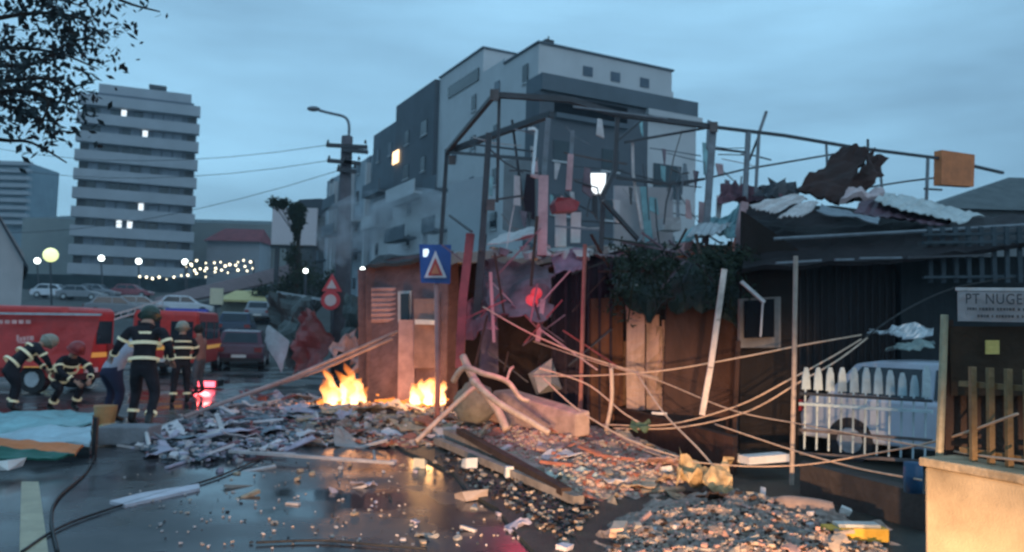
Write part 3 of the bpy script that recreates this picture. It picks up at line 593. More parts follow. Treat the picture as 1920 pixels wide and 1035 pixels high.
limb('crooked branch lying along the top of the concrete beam', [(850, 715, 12.2), (870, 690, 12), (905, 700, 11.8), (950, 715, 11.7), (975, 745, 11.6), (992, 752, 11.6)], (.05, .03), WOODP, 'branch', 'branch')
limb('short twig rising from the crooked branch', [(950, 715, 11.7), (956, 695, 11.8), (962, 688, 11.9)], .02, WOODP, 'branch', 'branch')
limb('slim leaning stick left of the brown wall', [(1136, 808, 11), (1147, 750, 11), (1146, 690, 11)], .028, WOODP, 'stick', 'stick')
# ---- right dark building
def right_building():
    T = thing('dark_workshop', V((6, 12.5, 0)), 'dark timber workshop with torn roof sheets on the right', 'workshop')
    pl = lambda pts, name, mt, t=.1: B().poly([P(*p) for p in pts], t).build(name, mt, T)
    DG = mat('dark_grey_cladding', (.02, .019, .022), .7, .35, 3, streak=True); DB = mat('blue_black_cladding', (.016, .022, .027), .7, .35, 3, streak=True)
    pl([(1386, 900, 12.2), (1392, 395, 12.2), (1500, 470, 12.2), (1496, 900, 12.2)], 'corner_wall', mat('brown_black_wall', (.016, .012, .011), .8, .4, 3, streak=True))
    pl([(1494, 900, 12.3), (1494, 490, 12.3), (1690, 486, 12.9), (1690, 900, 12.9)], 'wall', DG)
    pl([(1690, 900, 12.7), (1690, 484, 12.7), (1960, 480, 13.4), (1960, 900, 13.4)], 'wall', DB)
    for i in range(14): x = 1500+i*13.5; b = B(); b.beam(P(x, 890, 12.18+i*.042), P(x, 492, 12.18+i*.042), .03); b.build('cladding_rib', DG, T)
    # window
    pl([(1387, 652, 12.0), (1388, 560, 12.0), (1464, 556, 12.1), (1464, 652, 12.1)], 'window_frame', mat('dim_frame', (.20, .18, .17), .7), .08); pl([(1398, 634, 11.9), (1398, 564, 11.9), (1452, 560, 12.0), (1452, 632, 12.0)], 'pane', VOID, .05)
    # roof
    RF = mat('tarred_roof', (.018, .015, .017), .75, .5, 2)
    B().sheet(P(1390, 505, 11.6), P(1980, 470, 12.4), P(1960, 415, 16), P(1400, 385, 14.6), 26, 10, .12, .8, 0, .07, .06).build('roof', RF, T)
    b = B().tube(smoothline([P(1450, 448, 12.2), P(1600, 440, 12.4), P(1750, 432, 12.8), P(1950, 420, 13)], 6), .03, 6); b.build('roof_batten', STEEL, T)
    for a, c in (((1455, 493), (1540, 488)), ((1566, 487), (1600, 486)), ((1612, 484), (1690, 483)), ((1700, 483), (1860, 478))):
        b = B(); d = 11.5; b.beam(P(a[0], a[1], d), P(c[0], c[1], d+.1), .04, .03); b.build('eaves_strip', STEEL if a[0] != 1700 else DARKST, T)
    TR = mat('blue_grey_slats', (.05, .07, .085), .7, .3, 4)
    for i in range(9): x = 1745+i*24; b = B(); b.beam(P(x, 530, 12.4), P(x-2, 425, 12.4), .07, .03); b.build('trellis_slat', TR, T)
    for y in (440, 455, 520): b = B(); b.beam(P(1730, y, 12.3), P(1960, y-3, 12.5), .05, .04); b.build('trellis_rail', TR, T)
right_building()
shp('roof_sheet', [(1405, 384, 12.6), (1455, 400, 12.6), (1515, 376, 13.4), (1480, 368, 13.6)], PALE, 'left of the two pale torn sheets on the workshop roof edge', 'metal sheet', .08, corr=6)
shp('roof_sheet', [(1458, 410, 12.2), (1506, 411, 12.2), (1537, 382, 13.2), (1500, 386, 13.2)], PALE, 'right of the two pale torn sheets on the workshop roof edge', 'metal sheet', .08, corr=5)
shp('roof_sheet', [(1640, 376, 13.2), (1800, 418, 13.0), (1845, 404, 14.2), (1660, 362, 14.6)], mat('pale_green_sheet', (.42, .46, .46), .5, .25, 3), 'long pale green corrugated sheet sliding off the workshop roof', 'metal sheet', .1, 24, 6, corr=14)
shp('roof_sheet', [(1600, 398, 12.8), (1760, 420, 12.9), (1800, 412, 13.5), (1620, 372, 14)], mat('plum_sheet', (.09, .05, .07), .6, .4, 3), 'dark plum sheet under the long pale green corrugated sheet', 'metal sheet', .12, 20, 6, corr=12)
shp('roof_sheet', [(1530, 400, 12.3), (1648, 414, 12.4), (1650, 404, 13), (1540, 388, 13)], STEEL, 'narrow grey strip lying across the dark workshop roof', 'metal sheet', .1, corr=0)
shp('insulation_roll', [(1578, 376, 13.6), (1650, 384, 13.8), (1642, 366, 14.2), (1590, 364, 14.2)], mat('pink_insulation', (.52, .42, .43), .9, .2, 5), 'crumpled pale pink insulation under the folded roof panels', 'insulation', .22, 14, 8, t=.1, freq=3)
shp('folded_roof_panel', [(1495, 362, 14.6), (1572, 384, 13.8), (1630, 284, 14.6), (1574, 284, 15.4)], mat('black_red_panel', (.05, .025, .022), .75, .4, 2), 'left of two black roof panels folded upright against the sky', 'roof panel', .15, 14, 10, ragged=.08, t=.05)
shp('folded_roof_panel', [(1572, 382, 13.9), (1618, 374, 14.2), (1660, 298, 14.8), (1628, 280, 14.5)], mat('black_red_panel', (.05, .025, .022)), 'right of two black roof panels folded upright against the sky', 'roof panel', .18, 10, 10, ragged=.12, t=.05, seed=4)
shp('torn_cladding', [(1345, 378, 14.6), (1500, 384, 14.4), (1490, 352, 15), (1350, 352, 15)], mat('torn_maroon', (.14, .07, .09), .7, .5, 3), 'maroon torn cladding heaped behind the torn workshop roof', 'cladding', .25, 16, 6, ragged=.15, freq=2.2, seed=8)
shp('torn_cladding', [(1420, 368, 14.3), (1490, 372, 14.3), (1500, 352, 14.6), (1425, 344, 14.6)], DARKST, 'black shredded cladding beside the grey upright at the roof edge', 'cladding', .25, 12, 6, ragged=.2, freq=3, seed=9)
# ---- beige wall, fence on it, notice sign
def beige_wall():
    a = P(1732, 860, 4.6); a.z = 0; e = P(1960, 892, 4.0); e.z = 0; dr = (e-a).normalized(); n = V((-dr.y, dr.x, 0))
    if n.y < 0: n = -n
    zt = P(1732, 857, 4.6).z; OC = mat('ochre_render', (.50, .39, .25), .85, .38, 1.8, .2, bscale=90)
    T = thing('garden_wall', a+dr*1.2, 'smooth beige rendered wall base at the lower right corner', 'wall')
    Lw = 3.2; B().obox(a, dr*Lw, n*.28, -.1, zt-.05).build('wall', OC, T, bevel=.02)
    b = B(); b.obox(a-dr*.02-n*.02, dr*Lw, n*.32, zt-.05, zt); b.build('coping', mat('ochre_coping', (.46, .36, .24), .9, .4, 8), T, bevel=.01)
    T = thing('bar_fence', a+dr*.8+V((0, 0, zt)), 'brown upright bar fence standing on the beige wall below the notice board', 'fence')
    BR = mat('bronze_bar', (.20, .13, .06), .5, .4, 5); n1 = n*.14
    zr = zt+.72
    for i in range(16):
        s = .2+i*.1; p = a+dr*s+n1; B().beam(p+V((0, 0, zt)), p+V((0, 0, zt+.52)), .03, .03).build('bar', BR, T)
    B().beam(a+dr*.1+n1+V((0, 0, zt+.42))+n*.04, a+dr*3+n1+V((0, 0, zt+.42))+n*.04, .03, .03).build('rail', BR, T); B().beam(a+dr*.1+n1+V((0, 0, zt+.05))+n*.04, a+dr*3+n1+V((0, 0, zt+.05))+n*.04, .03, .03).build('rail', BR, T)
    # dark boarding above
    o = a+n*.2+dr*.12
    T = thing('dark_hoarding', o+dr+V((0, 0, zt)), 'dark brown timber hoarding behind the bar fence', 'hoarding')
    B().poly([P(1784, 742, 4.75), P(2080, 742, 4.45), P(2080, 612, 4.45), P(1780, 612, 4.75)], .04).build('upper_board', mat('brown_board', (.045, .03, .02), .7, .35, 3), T)
    B().poly([P(1786, 880, 4.85), P(2080, 900, 4.55), P(2080, 738, 4.55), P(1784, 738, 4.85)], .03).build('lower_board', DWOOD, T)
    B().beam(P(1776, 870, 4.8), P(1776, 600, 4.8), .05).build('hoarding_post', DWOOD, T)
    T = thing('notice_sign', P(1860, 575, 4.5), 'white notice board with dark lettering fixed on the dark hoarding', 'sign')
    # sign plate, facing the camera
    sa, sb = P(1797, 602, 4.62), P(2030, 616, 4.4); sd = (sb-sa); sdh = V((sd.x, sd.y, 0)).normalized(); sn = V((sdh.y, -sdh.x, 0))
    W = V((sd.x, sd.y, 0)).length; z0, z1 = sa.z, P(1797, 541, 4.62).z; oo = V((sa.x, sa.y, 0))
    if sn.y > 0: sn = -sn
    B().obox(oo, sdh*W, -sn*.03, z0, z1).build('panel', mat('sign_grey_white', (.34, .32, .33), .5, .12, 4), T)
    B().obox(oo-sdh*.01+sn*.006, sdh*(W+.02), -sn*.04, z1-.012, z1+.006).build('rim', PALE, T)
    cu = bpy.data.curves.new('lettering', 'FONT'); cu.body = 'PT NUGER'; cu.size = .085; cu.extrude = .002; cu.space_character = 1.12
    tmp = bpy.data.objects.new('tmp', cu); C.objects.link(tmp); bpy.context.view_layer.update(); dg = bpy.context.evaluated_depsgraph_get()
    me = bpy.data.meshes.new_from_object(tmp.evaluated_get(dg)); bpy.data.objects.remove(tmp)
    me.transform(Matrix.Diagonal((.74, 1, 1, 1))); me.transform(Matrix.Translation(oo+sdh*.03+sn*.034+V((0, 0, z1-.088))) @ Matrix((sdh, V((0, 0, 1)), sn)).transposed().to_4x4()); me.transform(Matrix.Translation(-org(T)))
    me.materials.clear(); me.materials.append(DARKST); o_ = bpy.data.objects.new('lettering', me); C.objects.link(o_); o_.parent = T
    R = random.Random(3)
    for u0, zz in ((.04, z1-.125), (.09, z1-.165)):
        u = u0; b = B()
        while u < W-.03:
            l = R.uniform(.006, .014); b.obox(oo+sdh*u+sn*.034, sdh*l, sn*.003, zz, zz+.016); u += l+(.004 if R.random() < .8 else .014)
        b.build('small_lettering', DARKST, T)
    b = B(); b.poly([P(1848, 664, 4.6), P(1874, 664, 4.58), P(1874, 638, 4.58), P(1848, 638, 4.6)], .01)
    single('sticker', b, mat('yellow_sticker', (.62, .48, .14), .6, .15, 6), 'small yellow square notice on the dark hoarding', 'notice')
beige_wall()

R = random.Random(41)
for i in range(26):  # dark laths tangled over the collapsed canopy
    px = R.uniform(1110, 1390); p = P(px, R.uniform(446, 520), R.uniform(12, 12.9)); a_ = R.uniform(0, 3.1); u = V((cos(a_), R.uniform(-.3, .3), sin(a_)*.5))*R.uniform(.15, .55)
    m_ = R.choice((DWOOD, DARKST, GREEN, STEEL, MAUVE)); single('lath', B().beam(p-u, p+u, .045, .025), m_, 'dark broken lath tangled over the collapsed green canopy', 'lath', 'laths tangled over the green canopy')

R = random.Random(51)
for i in range(22):  # splintered strips in front of the mauve sheet and annexe
    px = R.uniform(845, 1110); p = P(px, R.uniform(470, 690), R.uniform(12.4, 13)); a_ = R.choice((R.uniform(1.2, 1.9), R.uniform(.3, 1.0), R.uniform(2.2, 2.8))); u = V((cos(a_), R.uniform(-.2, .2), sin(a_)))*R.uniform(.15, .6)
    single('broken_strip', B().beam(p-u, p+u, R.uniform(.02, .06), .02), R.choice((DWOOD, DARKST, mat('rose_plaster', (.3, .2, .2)), MAUVE, mat('red_oxide_post', (.3, .1, .1)), PINKP)), 'broken strip hanging in the gutted front between blue warning sign and doorway', 'strip', 'broken strips in the gutted front')
# ------------------------------------------------------------------ vehicles
def car(loc, rz, paint, label, cat='car', group=None, Lc=4.2, W=1.72, H=1.45, van=False, lit=False):
    T = thing('parked_car' if not van else 'fire_service_van', (0, 0, 0), label, cat, group)
    h = W/2
    if van: prof = [(-Lc/2, .35), (-Lc/2, H-.1), (-Lc/2+.1, H), (Lc/2-1.3, H), (Lc/2-.65, H*.60), (Lc/2-.05, H*.50), (Lc/2, .35)]
    else: prof = [(-Lc/2, .3), (-Lc/2-.02, .62), (-Lc/2+.12, .9), (-Lc/2+.5, .95), (Lc/2-1.15, .93), (Lc/2-.12, .72), (Lc/2, .55), (Lc/2-.02, .3)]
    # body with wheel arches: profile x,z extruded in bands
    secs = [(-1, .0, 0), (-.92, 0, .0), (.92, 0, 0), (1, 0, 0)]
    vs = []; n = len(prof)
    for k, (u, _, __) in enumerate(secs):
        s = .965 if abs(u) == 1 else 1.0
        for x, z in prof: vs.append((x*s, u*h, .32+(z-.32)*(s if z > .5 else 1)))
    b = B(); fs = []
    for k in range(3):
        for i in range(n): a = k*n+i; c = k*n+(i+1) % n; fs.append((a, c, c+n, a+n))
    fs.append(tuple(range(n))[::-1]); fs.append(tuple(3*n+i for i in range(n))); b.add(vs, fs); b.build('body', paint, T, bevel=.04)
    def glass(pts, nm='window', m_=GLASSD, t=.02): return B().poly(pts, t, False).build(nm, m_, T)
    if not van:
        q = [(-Lc/2+.35, .92), (-Lc/2+.75, H-.06), (-Lc/2+1.1, H), (Lc/2-2.1, H), (Lc/2-1.75, H-.05), (Lc/2-1.05, .92)]; b = B(); vs = []
        for u, s in ((-1, .0), (1, .0)):
            for x, z in q: vs.append((x, u*h*(.93-.16*(z-.92)/(H-.92)), z))
        n = len(q); b.add(vs, [tuple(range(n))[::-1], tuple(range(n, 2*n))]+[(i, (i+1) % n, n+(i+1) % n, n+i) for i in range(n)]); b.build('cabin', paint, T, bevel=.04)
        wz0, wz1 = .96, H-.1; f = lambda z: h*(.93-.16*(z-.92)/(H-.92))
        for u in (-1, 1):
            for xa, xb, xc, xd in ((-Lc/2+.55, -Lc/2+1.75, -Lc/2+1.75, -Lc/2+.86), (-Lc/2+1.83, Lc/2-1.35, Lc/2-1.85, -Lc/2+1.83)):
                o = .012*u; b = B(); b.poly([(xa, u*f(wz0)+o, wz0), (xb, u*f(wz0)+o, wz0), (xc, u*f(wz1)+o, wz1), (xd, u*f(wz1)+o, wz1)], .01, False); b.build('window', GLASSD, T)
        glass([(-Lc/2+.40, -.62, .99), (-Lc/2+.40, .62, .99), (-Lc/2+.70, .55, H-.1), (-Lc/2+.70, -.55, H-.1)], 'rear_window'); glass([(Lc/2-1.10, .62, .98), (Lc/2-1.10, -.62, .98), (Lc/2-1.66, -.55, H-.1), (Lc/2-1.66, .55, H-.1)], 'windscreen')
    else:
        for u in (-1, 1):
            for xa, xb in ((-Lc/2+.3, -Lc/2+1.2), (-Lc/2+1.4, Lc/2-2.1), (Lc/2-1.95, Lc/2-1.15)):
                b = B(); b.box(xa, xb, min(u*h, u*(h+.012)), max(u*h, u*(h+.012)), H*.56, H*.84); b.build('window', GLASSD, T)
            b = B(); b.box(-Lc/2+.05, Lc/2-.4, min(u*h, u*(h+.014)), max(u*h, u*(h+.014)), H*.40, H*.46); b.build('reflective_stripe', mat('orange_stripe', (.8, .42, .08), .4, .1, 4, 0, emis=(1, .45, .1), es=.25), T)  # stripe's glow is emission standing in for reflected light
        for u in (-.5, .5): B().box(-Lc/2-.012, -Lc/2, u*h-.33, u*h+.33, H*.56, H*.84).build('window', GLASSD, T)
        B().box(-Lc/2-.014, -Lc/2, -h*.9, h*.9, H*.40, H*.46).build('reflective_stripe', mat('orange_stripe', (.8, .4, .1)), T)
        B().poly([(Lc/2-.66, -h*.82, H*.62), (Lc/2-.66, h*.82, H*.62), (Lc/2-1.24, h*.78, H*.97), (Lc/2-1.24, -h*.78, H*.97)][::-1], .02, False).build('windscreen', GLASSD, T)
        B().box(Lc/2-1.9, Lc/2-1.5, -h*.7, h*.7, H, H+.12).build('beacon_bar', mat('beacon_blue', (.05, .1, .5), .3, .1, 4, 0), T)
    for x in (-Lc/2+.75, Lc/2-.8):
        for u in (-1, 1):
            y = u*(h-.1); b = B(); b.tube([(x, y-.11, .32), (x, y+.11, .32)], .32, 18); w_ = b.build('wheel', BLACK, T)
            B().tube([(x, y+u*.10, .32), (x, y+u*.125, .32)], .18, 10).build('rim', ZINC, w_)
    for u in (-1, 1):
        B().box(-Lc/2-.03, -Lc/2+.02, u*h*.78-.14, u*h*.78+.14, .66 if not van else .8, .82 if not van else 1.1).build('tail_light', mat('tail_red', (.4, .02, .02), .3, emis=(1, .05, .05), es=1.5) if lit else mat('tail_dull', (.25, .02, .02), .3), T)
        B().box(Lc/2-.12, Lc/2+.01, u*h*.75-.16, u*h*.75+.16, .60, .72).build('headlight', mat('headlight', (.7, .7, .7), .2), T)
    B().box(-Lc/2-.04, -Lc/2, -.26, .26, .45, .56).build('number_plate', WHITE, T); B().box(-Lc/2-.05, -Lc/2+.2, -h*.95, h*.95, .3, .44).build('bumper', BLACK, T)
    T.location = loc; T.rotation_euler = (0, 0, rz); return T
DKB = mat('dark_blue_paint', (.02, .03, .06), .25, .2, 2, 0); DKT = mat('dark_teal_paint', (.03, .10, .13), .25, .2, 2, 0); PLUM = mat('dark_maroon_paint', (.10, .03, .05), .25, .2, 2, 0)
WHP = mat('white_car_paint', (.62, .66, .72), .3, .08, 2, 0); GRYP = mat('grey_car_paint', (.22, .24, .27), .3, .1, 2, 0)
def on(px, d): p = P(px, 600, d); p.z = hill(d); return p
row = 'cars parked along the road up the hill'
car(on(461, 31.5), rad(103), PLUM, 'dark maroon car, nearest of the cars parked up the hill beside the red van', group=row)
car(on(446, 43), rad(103), DKB, 'dark blue car just behind the maroon car up the hill', group=row)
car(on(486, 56), rad(103), GRYP, 'small grey car parked uphill to the right of the dark blue car', group=row)
car(on(500, 74), rad(103), DKT, 'dark teal car farthest up the hill before the round dark wreck', group=row)
lot = 'pale cars in the hillside car park'
car(on(345, 62), rad(20), WHP, 'white car parked alone above the red van roof', group=lot)
car(on(262, 60), rad(24), mat('silver_paint', (.35, .36, .38), .3), 'silver car in the car park under the long brown shed roof', group=lot)
car(on(218, 58), rad(24), GRYP, 'grey car at the left end of the car park behind the red vans', group=lot)
car(on(180, 85), rad(5), GRYP, 'small grey car under the second street light before the tower', group=lot)
car(on(100, 82), rad(5), WHP, 'small white car under the green globe lamp', group=lot)
car(on(245, 88), rad(5), mat('dull_red_paint', (.3, .08, .1), .3), 'dull red car parked before the tower block base', group=lot)
car(on(150, 80), rad(5), GRYP, 'grey car between the two small white cars before the tower', group=lot)
# red vans
v = car(on(342, 27.5), rad(101), REDP, 'red fire service van with dark windows behind the standing firefighter', 'van', 'red fire service vans', 4.9, 1.95, 2.05, True)
v = car(on(-22, 19.6), rad(176), REDP, 'red fire service van at the left edge behind the crouching firefighters', 'van', 'red fire service vans', 5.3, 2.0, 2.0, True)
def van_marks():
    # big plain side of the left van: covers its windows with a red roller side, pale lettering strokes, gold wheel arches
    T = thing('red_tarpaulin', on(95, 18.3)+V((0, 0, 0)), 'big red tarpaulin side panel with pale lettering strokes above the crouching firefighters', 'tarpaulin')
    d = 18.3
    B().sheet(P(-40, 690, d), P(168, 688, d), P(188, 592, d+.15), P(-40, 586, d+.15), 16, 8, .05, 1.2, 0, .03).build('panel', REDP, T)
    B().beam(P(-40, 587, d-.02), P(190, 590, d-.02), .08, .05).build('top_rail', ZINC, T)
    b = B()
    for i in range(5): b.poly([P(-4+i*13, 607, d-.12), P(5+i*13, 607, d-.12), P(5+i*13, 600, d-.12), P(-4+i*13, 600, d-.12)], .01)
    b.build('lettering', mat('pale_pink_mark', (.75, .42, .40), .5), T)
    b = B()
    for i, (x0, x1, y0, y1) in enumerate(((31, 35, 640, 628), (37, 41, 640, 632), (43, 48, 639, 631), (50, 53, 640, 630), (55, 63, 638, 630), (33, 62, 643, 641))): b.poly([P(x0, y0, d-.12), P(x1, y0, d-.12), P(x1, y1, d-.12), P(x0, y1, d-.12)], .01)
    b.build('lettering', mat('pale_pink_mark', (.75, .4, .4)), T)
    B().beam(P(45, 688, d-.14), P(160, 689, d-.14), .05, .02).build('reflective_stripe', mat('orange_stripe', (.8, .4, .1)), T)
van_marks()
T = thing('tail_lamp', on(382, 21), 'low red tail lamp bar glowing behind the firefighters', 'lamp')
p = P(382, 720, 21); B().box(p.x-.25, p.x+.3, p.y-.05, p.y, p.z-.07, p.z+.07).build('lens', emat('red_glow', (1, .05, .1), 3), T); B().box(p.x-.3, p.x+.34, p.y+.001, p.y+.5, .05, p.z+.1).build('housing', BLACK, T)
# white car behind picket fence
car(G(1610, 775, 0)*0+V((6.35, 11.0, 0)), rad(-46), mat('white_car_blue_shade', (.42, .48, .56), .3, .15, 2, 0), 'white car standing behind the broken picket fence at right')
def picket():
    T = thing('picket_fence', V((3.7, 8, 0)), 'broken picket fence with pale pointed boards in front of the white car', 'fence'); PK = mat('pale_blue_board', (.40, .50, .54), .55, .2, 4)
    n = 11; pq = []
    for i in range(n):
        px = 1512+i*22.6; d = 8.9-i*.09; s = d/F; yt = 689+(0 if i < 7 else (i-6)*5)-(24 if i == 10 else 0); yb = 730+i*1.5; w_ = 8.2
        pl = [P(px-w_, yb, d), P(px+w_, yb, d), P(px+w_*.8, yt+14, d), P(px+w_*.35, yt, d), P(px-w_*.35, yt, d), P(px-w_*.8, yt+14, d)]
        pk = B().poly(pl, .02); pk.beam(P(px-2, yb-2, d-.01), P(px-4, 842+i*2, d-.01), .018, .012); pk.build('picket', PK, T)
    for y0, y1, m_ in ((738, 752, DARKST), (757, 772, PK), (806, 826, RUST), (850, 866, RUST)):
        B().beam(P(1500, y0, 8.86), P(1748, y1, 7.9), .03 if m_ is not PK else .06, .03).build('rail', m_, T)
picket()
T = thing('low_wall', V((3.6, 8, 0)), 'dark low wall base under the picket fence', 'wall')
a, c = P(1500, 900, 8.9), P(1738, 920, 7.3); B().obox((a.x, a.y), (c.x-a.x, c.y-a.y), (.12, .2), -.05, P(1500, 868, 8.9).z).build('wall', mat('dark_wet_wall', (.045, .035, .03), .6, .4, 3), T)
b = B(); p = G(1706, 960); p = P(1712, 895, 6.6); b.tube([V((p.x, p.y, p.z-.12)), V((p.x, p.y, p.z)), V((p.x, p.y, p.z+.12))], [.07, .075, .07], 14); single('blue_barrel', b, mat('blue_plastic', (.012, .07, .16), .4, .15, 3), 'small blue barrel against the left end of the beige wall', 'barrel', smooth=True)
for lab, a, c, wz, m_ in (('white slab lying at the foot of the brown wall', (1395, 862, 9.8), (1470, 856, 10), .09, WHITE),):
    b = B(); b.beam(P(*a), P(*c), .2, wz); single('white_slab', b, m_, lab, 'slab')
shp('roof_sheet', [(1625, 628, 11.4), (1745, 632, 11.6), (1745, 616, 11.8), (1630, 614, 11.6)], ZINC, 'torn grey sheet strip above the white car', 'metal sheet', .12, 16, 4, ragged=.06, freq=3)
shp('roof_sheet', [(1660, 652, 11), (1748, 656, 11), (1748, 645, 11.3), (1668, 645, 11.2)], mat('green_grey_sheet', (.20, .26, .25), .5), 'green-grey strip hanging just above the white car roof', 'metal sheet', .1, 16, 4, ragged=.05, freq=3)
# ------------------------------------------------------------------ street pole
def street_pole():
    d = 28; bx = on(634, d); bx.z = 0
    T = thing('street_lamp', bx, 'tall dark utility pole with curved lamp arm and crossarms', 'street lamp'); PC = mat('dark_concrete', (.105, .10, .115), .8, .3, 3)
    B().tube([on(637, d), P(651, 256, d)], [.26, .2], 10).build('pole', PC, T, True)
    B().tube([on(650, d+.1)-V((0, 0, 0)), P(650, 330, d+.5)], [.2, .17], 10).build('second_pole', PC, T, True)
    s = d/F
    for y, x0, x1 in ((272, 612, 688), (281, 640, 690), (301, 614, 660), (303, 645, 676), (318, 632, 668)):
        c = B().beam(P(x0, y, d-.3), P(x1, y+4, d-.3), .12, .13).build('crossarm', DARKST, T)
        for x in (x0+3, x1-3): p = P(x, y-3, d-.3); B().tube([p, p+V((0, 0, .12))], [.05, .03], 6).build('insulator', BLACK, c)
    B().tube(smoothline([P(654, 258, d), P(654, 232, d), P(645, 219, d), P(618, 212, d), P(598, 207, d)]), .05, 7).build('lamp_arm', STEEL, T, True)
    b = B(); b.ball(P(588, 204, d), .24, 12, 8, (1, .6, .38)); b.build('lamp_head', STEEL, T, True)
    # signs
    p = P(620, 563, d-.5); c = B().tube([p+V((0, .02, 0)), p-V((0, .02, 0))], .33, 24).build('round_sign', mat('sign_red_bright', (.65, .05, .06), .4, .1, 3, 0), T)
    p2 = p-V((0, .03, 0)); B().tube([p2, p2-V((0, .01, 0))], .2, 20).build('sign_centre', mat('sign_pinkish_white', (.72, .5, .48), .4, .1, 3, 0), c)
    q = [P(603, 546, d-.5), P(641, 547, d-.5), P(623, 513, d-.5)]; c = B().poly(q, .03).build('triangular_sign', mat('sign_red_bright', (.65, .05, .06)), T)
    g = sum(q, V())/3; B().poly([g+(x-g)*.5+V((0, -.045, 0)) for x in q], .01).build('sign_centre', mat('sign_pinkish_white', (.7, .5, .5)), c)
    B().beam(P(621, 640, d-.42), P(623, 512, d-.42), .06).build('sign_post', DARKST, T)
street_pole()
# ------------------------------------------------------------------ trees
BARK = mat('dark_bark', (.035, .028, .025), .9, .4, 6)
def tree(loc, h, label, r=1.2, n=900, size=.09, spread=.8, seed=1, v=False):
    R = random.Random(seed); T = thing('tree', loc, label, 'tree'); b = B(); tips = []
    b.tube([loc, loc+V((0, 0, h*.35)), loc+V((.05*h, 0, h*.55))], [.05*h*.5, .035*h*.5, .02*h*.5], 7)
    for i in range(9):
        a = R.uniform(0, 6.28); z0 = h*R.uniform(.3, .55); p0 = loc+V((0, 0, z0)); p1 = loc+V((cos(a)*r*.5, sin(a)*r*.5, z0+h*.2)); p2 = loc+V((cos(a)*r*R.uniform(.6, 1), sin(a)*r*R.uniform(.6, 1), h*R.uniform(.7, .97)))
        b.tube([p0, p1, p2], [.012*h, .008*h, .004*h], 5); tips += [p2, p1.lerp(p2, .5)]
    b.build('trunk', BARK, T); c = B()
    for t in tips: leaves(c, t, r*.42, n//len(tips), size, R)
    c.build('crown', LEAF, T); return T
def cone_tree():
    R = random.Random(4); d = 46; g = on(556, d); T = thing('tree', g, 'dark tree widening upward like a funnel in front of the pink billboard', 'tree'); b = B().tube(smoothline([g, P(556, 520, d), P(560, 440, d)]), .12, 7); c = B()
    for px, py, r, n in ((512, 380, .28, 160), (524, 384, .3, 200), (534, 380, .25, 140), (552, 392, .32, 420), (563, 394, .3, 420), (556, 404, .34, 500), (562, 414, .3, 420), (556, 424, .28, 360), (557, 436, .18, 220), (556, 448, .14, 140), (554, 465, .25, 160), (548, 485, .4, 260), (566, 520, .8, 420), (540, 535, .7, 300)):
        p = P(px, py, d); leaves(c, p, r, n, .11, R); b.tube([P(560, 450, d), p], [.05, .02], 5)
    b.build('trunk', BARK, T); c.build('crown', LEAF, T)
cone_tree()
p = on(590, 50); tree(p, P(590, 510, 50).z-p.z, 'dark shrubby tree right of the billboard tree', 1.4, 1300, .12, seed=5)
p = on(520, 60); tree(p, P(520, 555, 60).z-p.z+.6, 'low dark bush beyond the billboard tree', 1.6, 1100, .12, seed=6)
def corner_tree():
    R = random.Random(8); d = 8.5; base = V((P(-330, 500, d).x, d, 0))
    T = thing('tree', base, 'leafy dark branches reaching in from the upper left corner', 'tree'); b = B(); c = B()
    top = P(-260, -60, d); b.tube(smoothline([base, P(-320, 400, d), P(-290, 150, d), top]), [.16-.004*i for i in range(25)], 9)
    brs = [[(-290, 120), (-100, 60), (20, 30), (110, 25), (160, 40)], [(-280, 60), (-120, 90), (20, 90), (110, 100), (185, 130)], [(-280, 180), (-100, 170), (30, 150), (100, 150), (140, 180)], [(-285, 210), (-100, 200), (0, 195), (50, 215), (110, 232)],
           [(-290, 260), (-120, 240), (0, 262), (60, 268), (125, 305)], [(-270, 0), (-100, -20), (60, -10), (150, 10)], [(-280, 100), (-50, 120), (60, 120), (130, 80), (170, 70)], [(-200, -90), (0, -90), (150, -45), (230, 2), (300, 22)], [(-285, 150), (-60, 175), (40, 170), (90, 190), (70, 245)]]
    for k, br in enumerate(brs):
        dd = d+R.uniform(-.7, .7); pts = smoothline([P(x, y, dd) for x, y in br], 5); b.tube(pts, [.035*(1-i/len(pts))+.006 for i in range(len(pts))], 5)
        if k == 4: dens = .15
        elif k == 7: dens = .2
        else: dens = 1
        for q in pts:
            if q.x > P(-120, 0, dd).x and R.random() < .95:
                px = 960+F*q.x/q.y
                leaves(c, q+V((R.gauss(0, .06), R.gauss(0, .15), R.gauss(0, .07))), .30 if k != 7 else .07, int(13*dens), .05, R, (1.1, 1, .75))
                if R.random() < .5*dens:
                    t = q+V((R.uniform(-.1, .4), R.uniform(-.3, .3), R.uniform(-.3, .25))); b.tube([q, t], [.008, .003], 4); leaves(c, t, .16, 10, .045, R)
    b.build('trunk', BARK, T); c.build('crown', mat('dark_navy_leaves', (.018, .03, .035), .7, .5, 6, 0), T)
corner_tree()
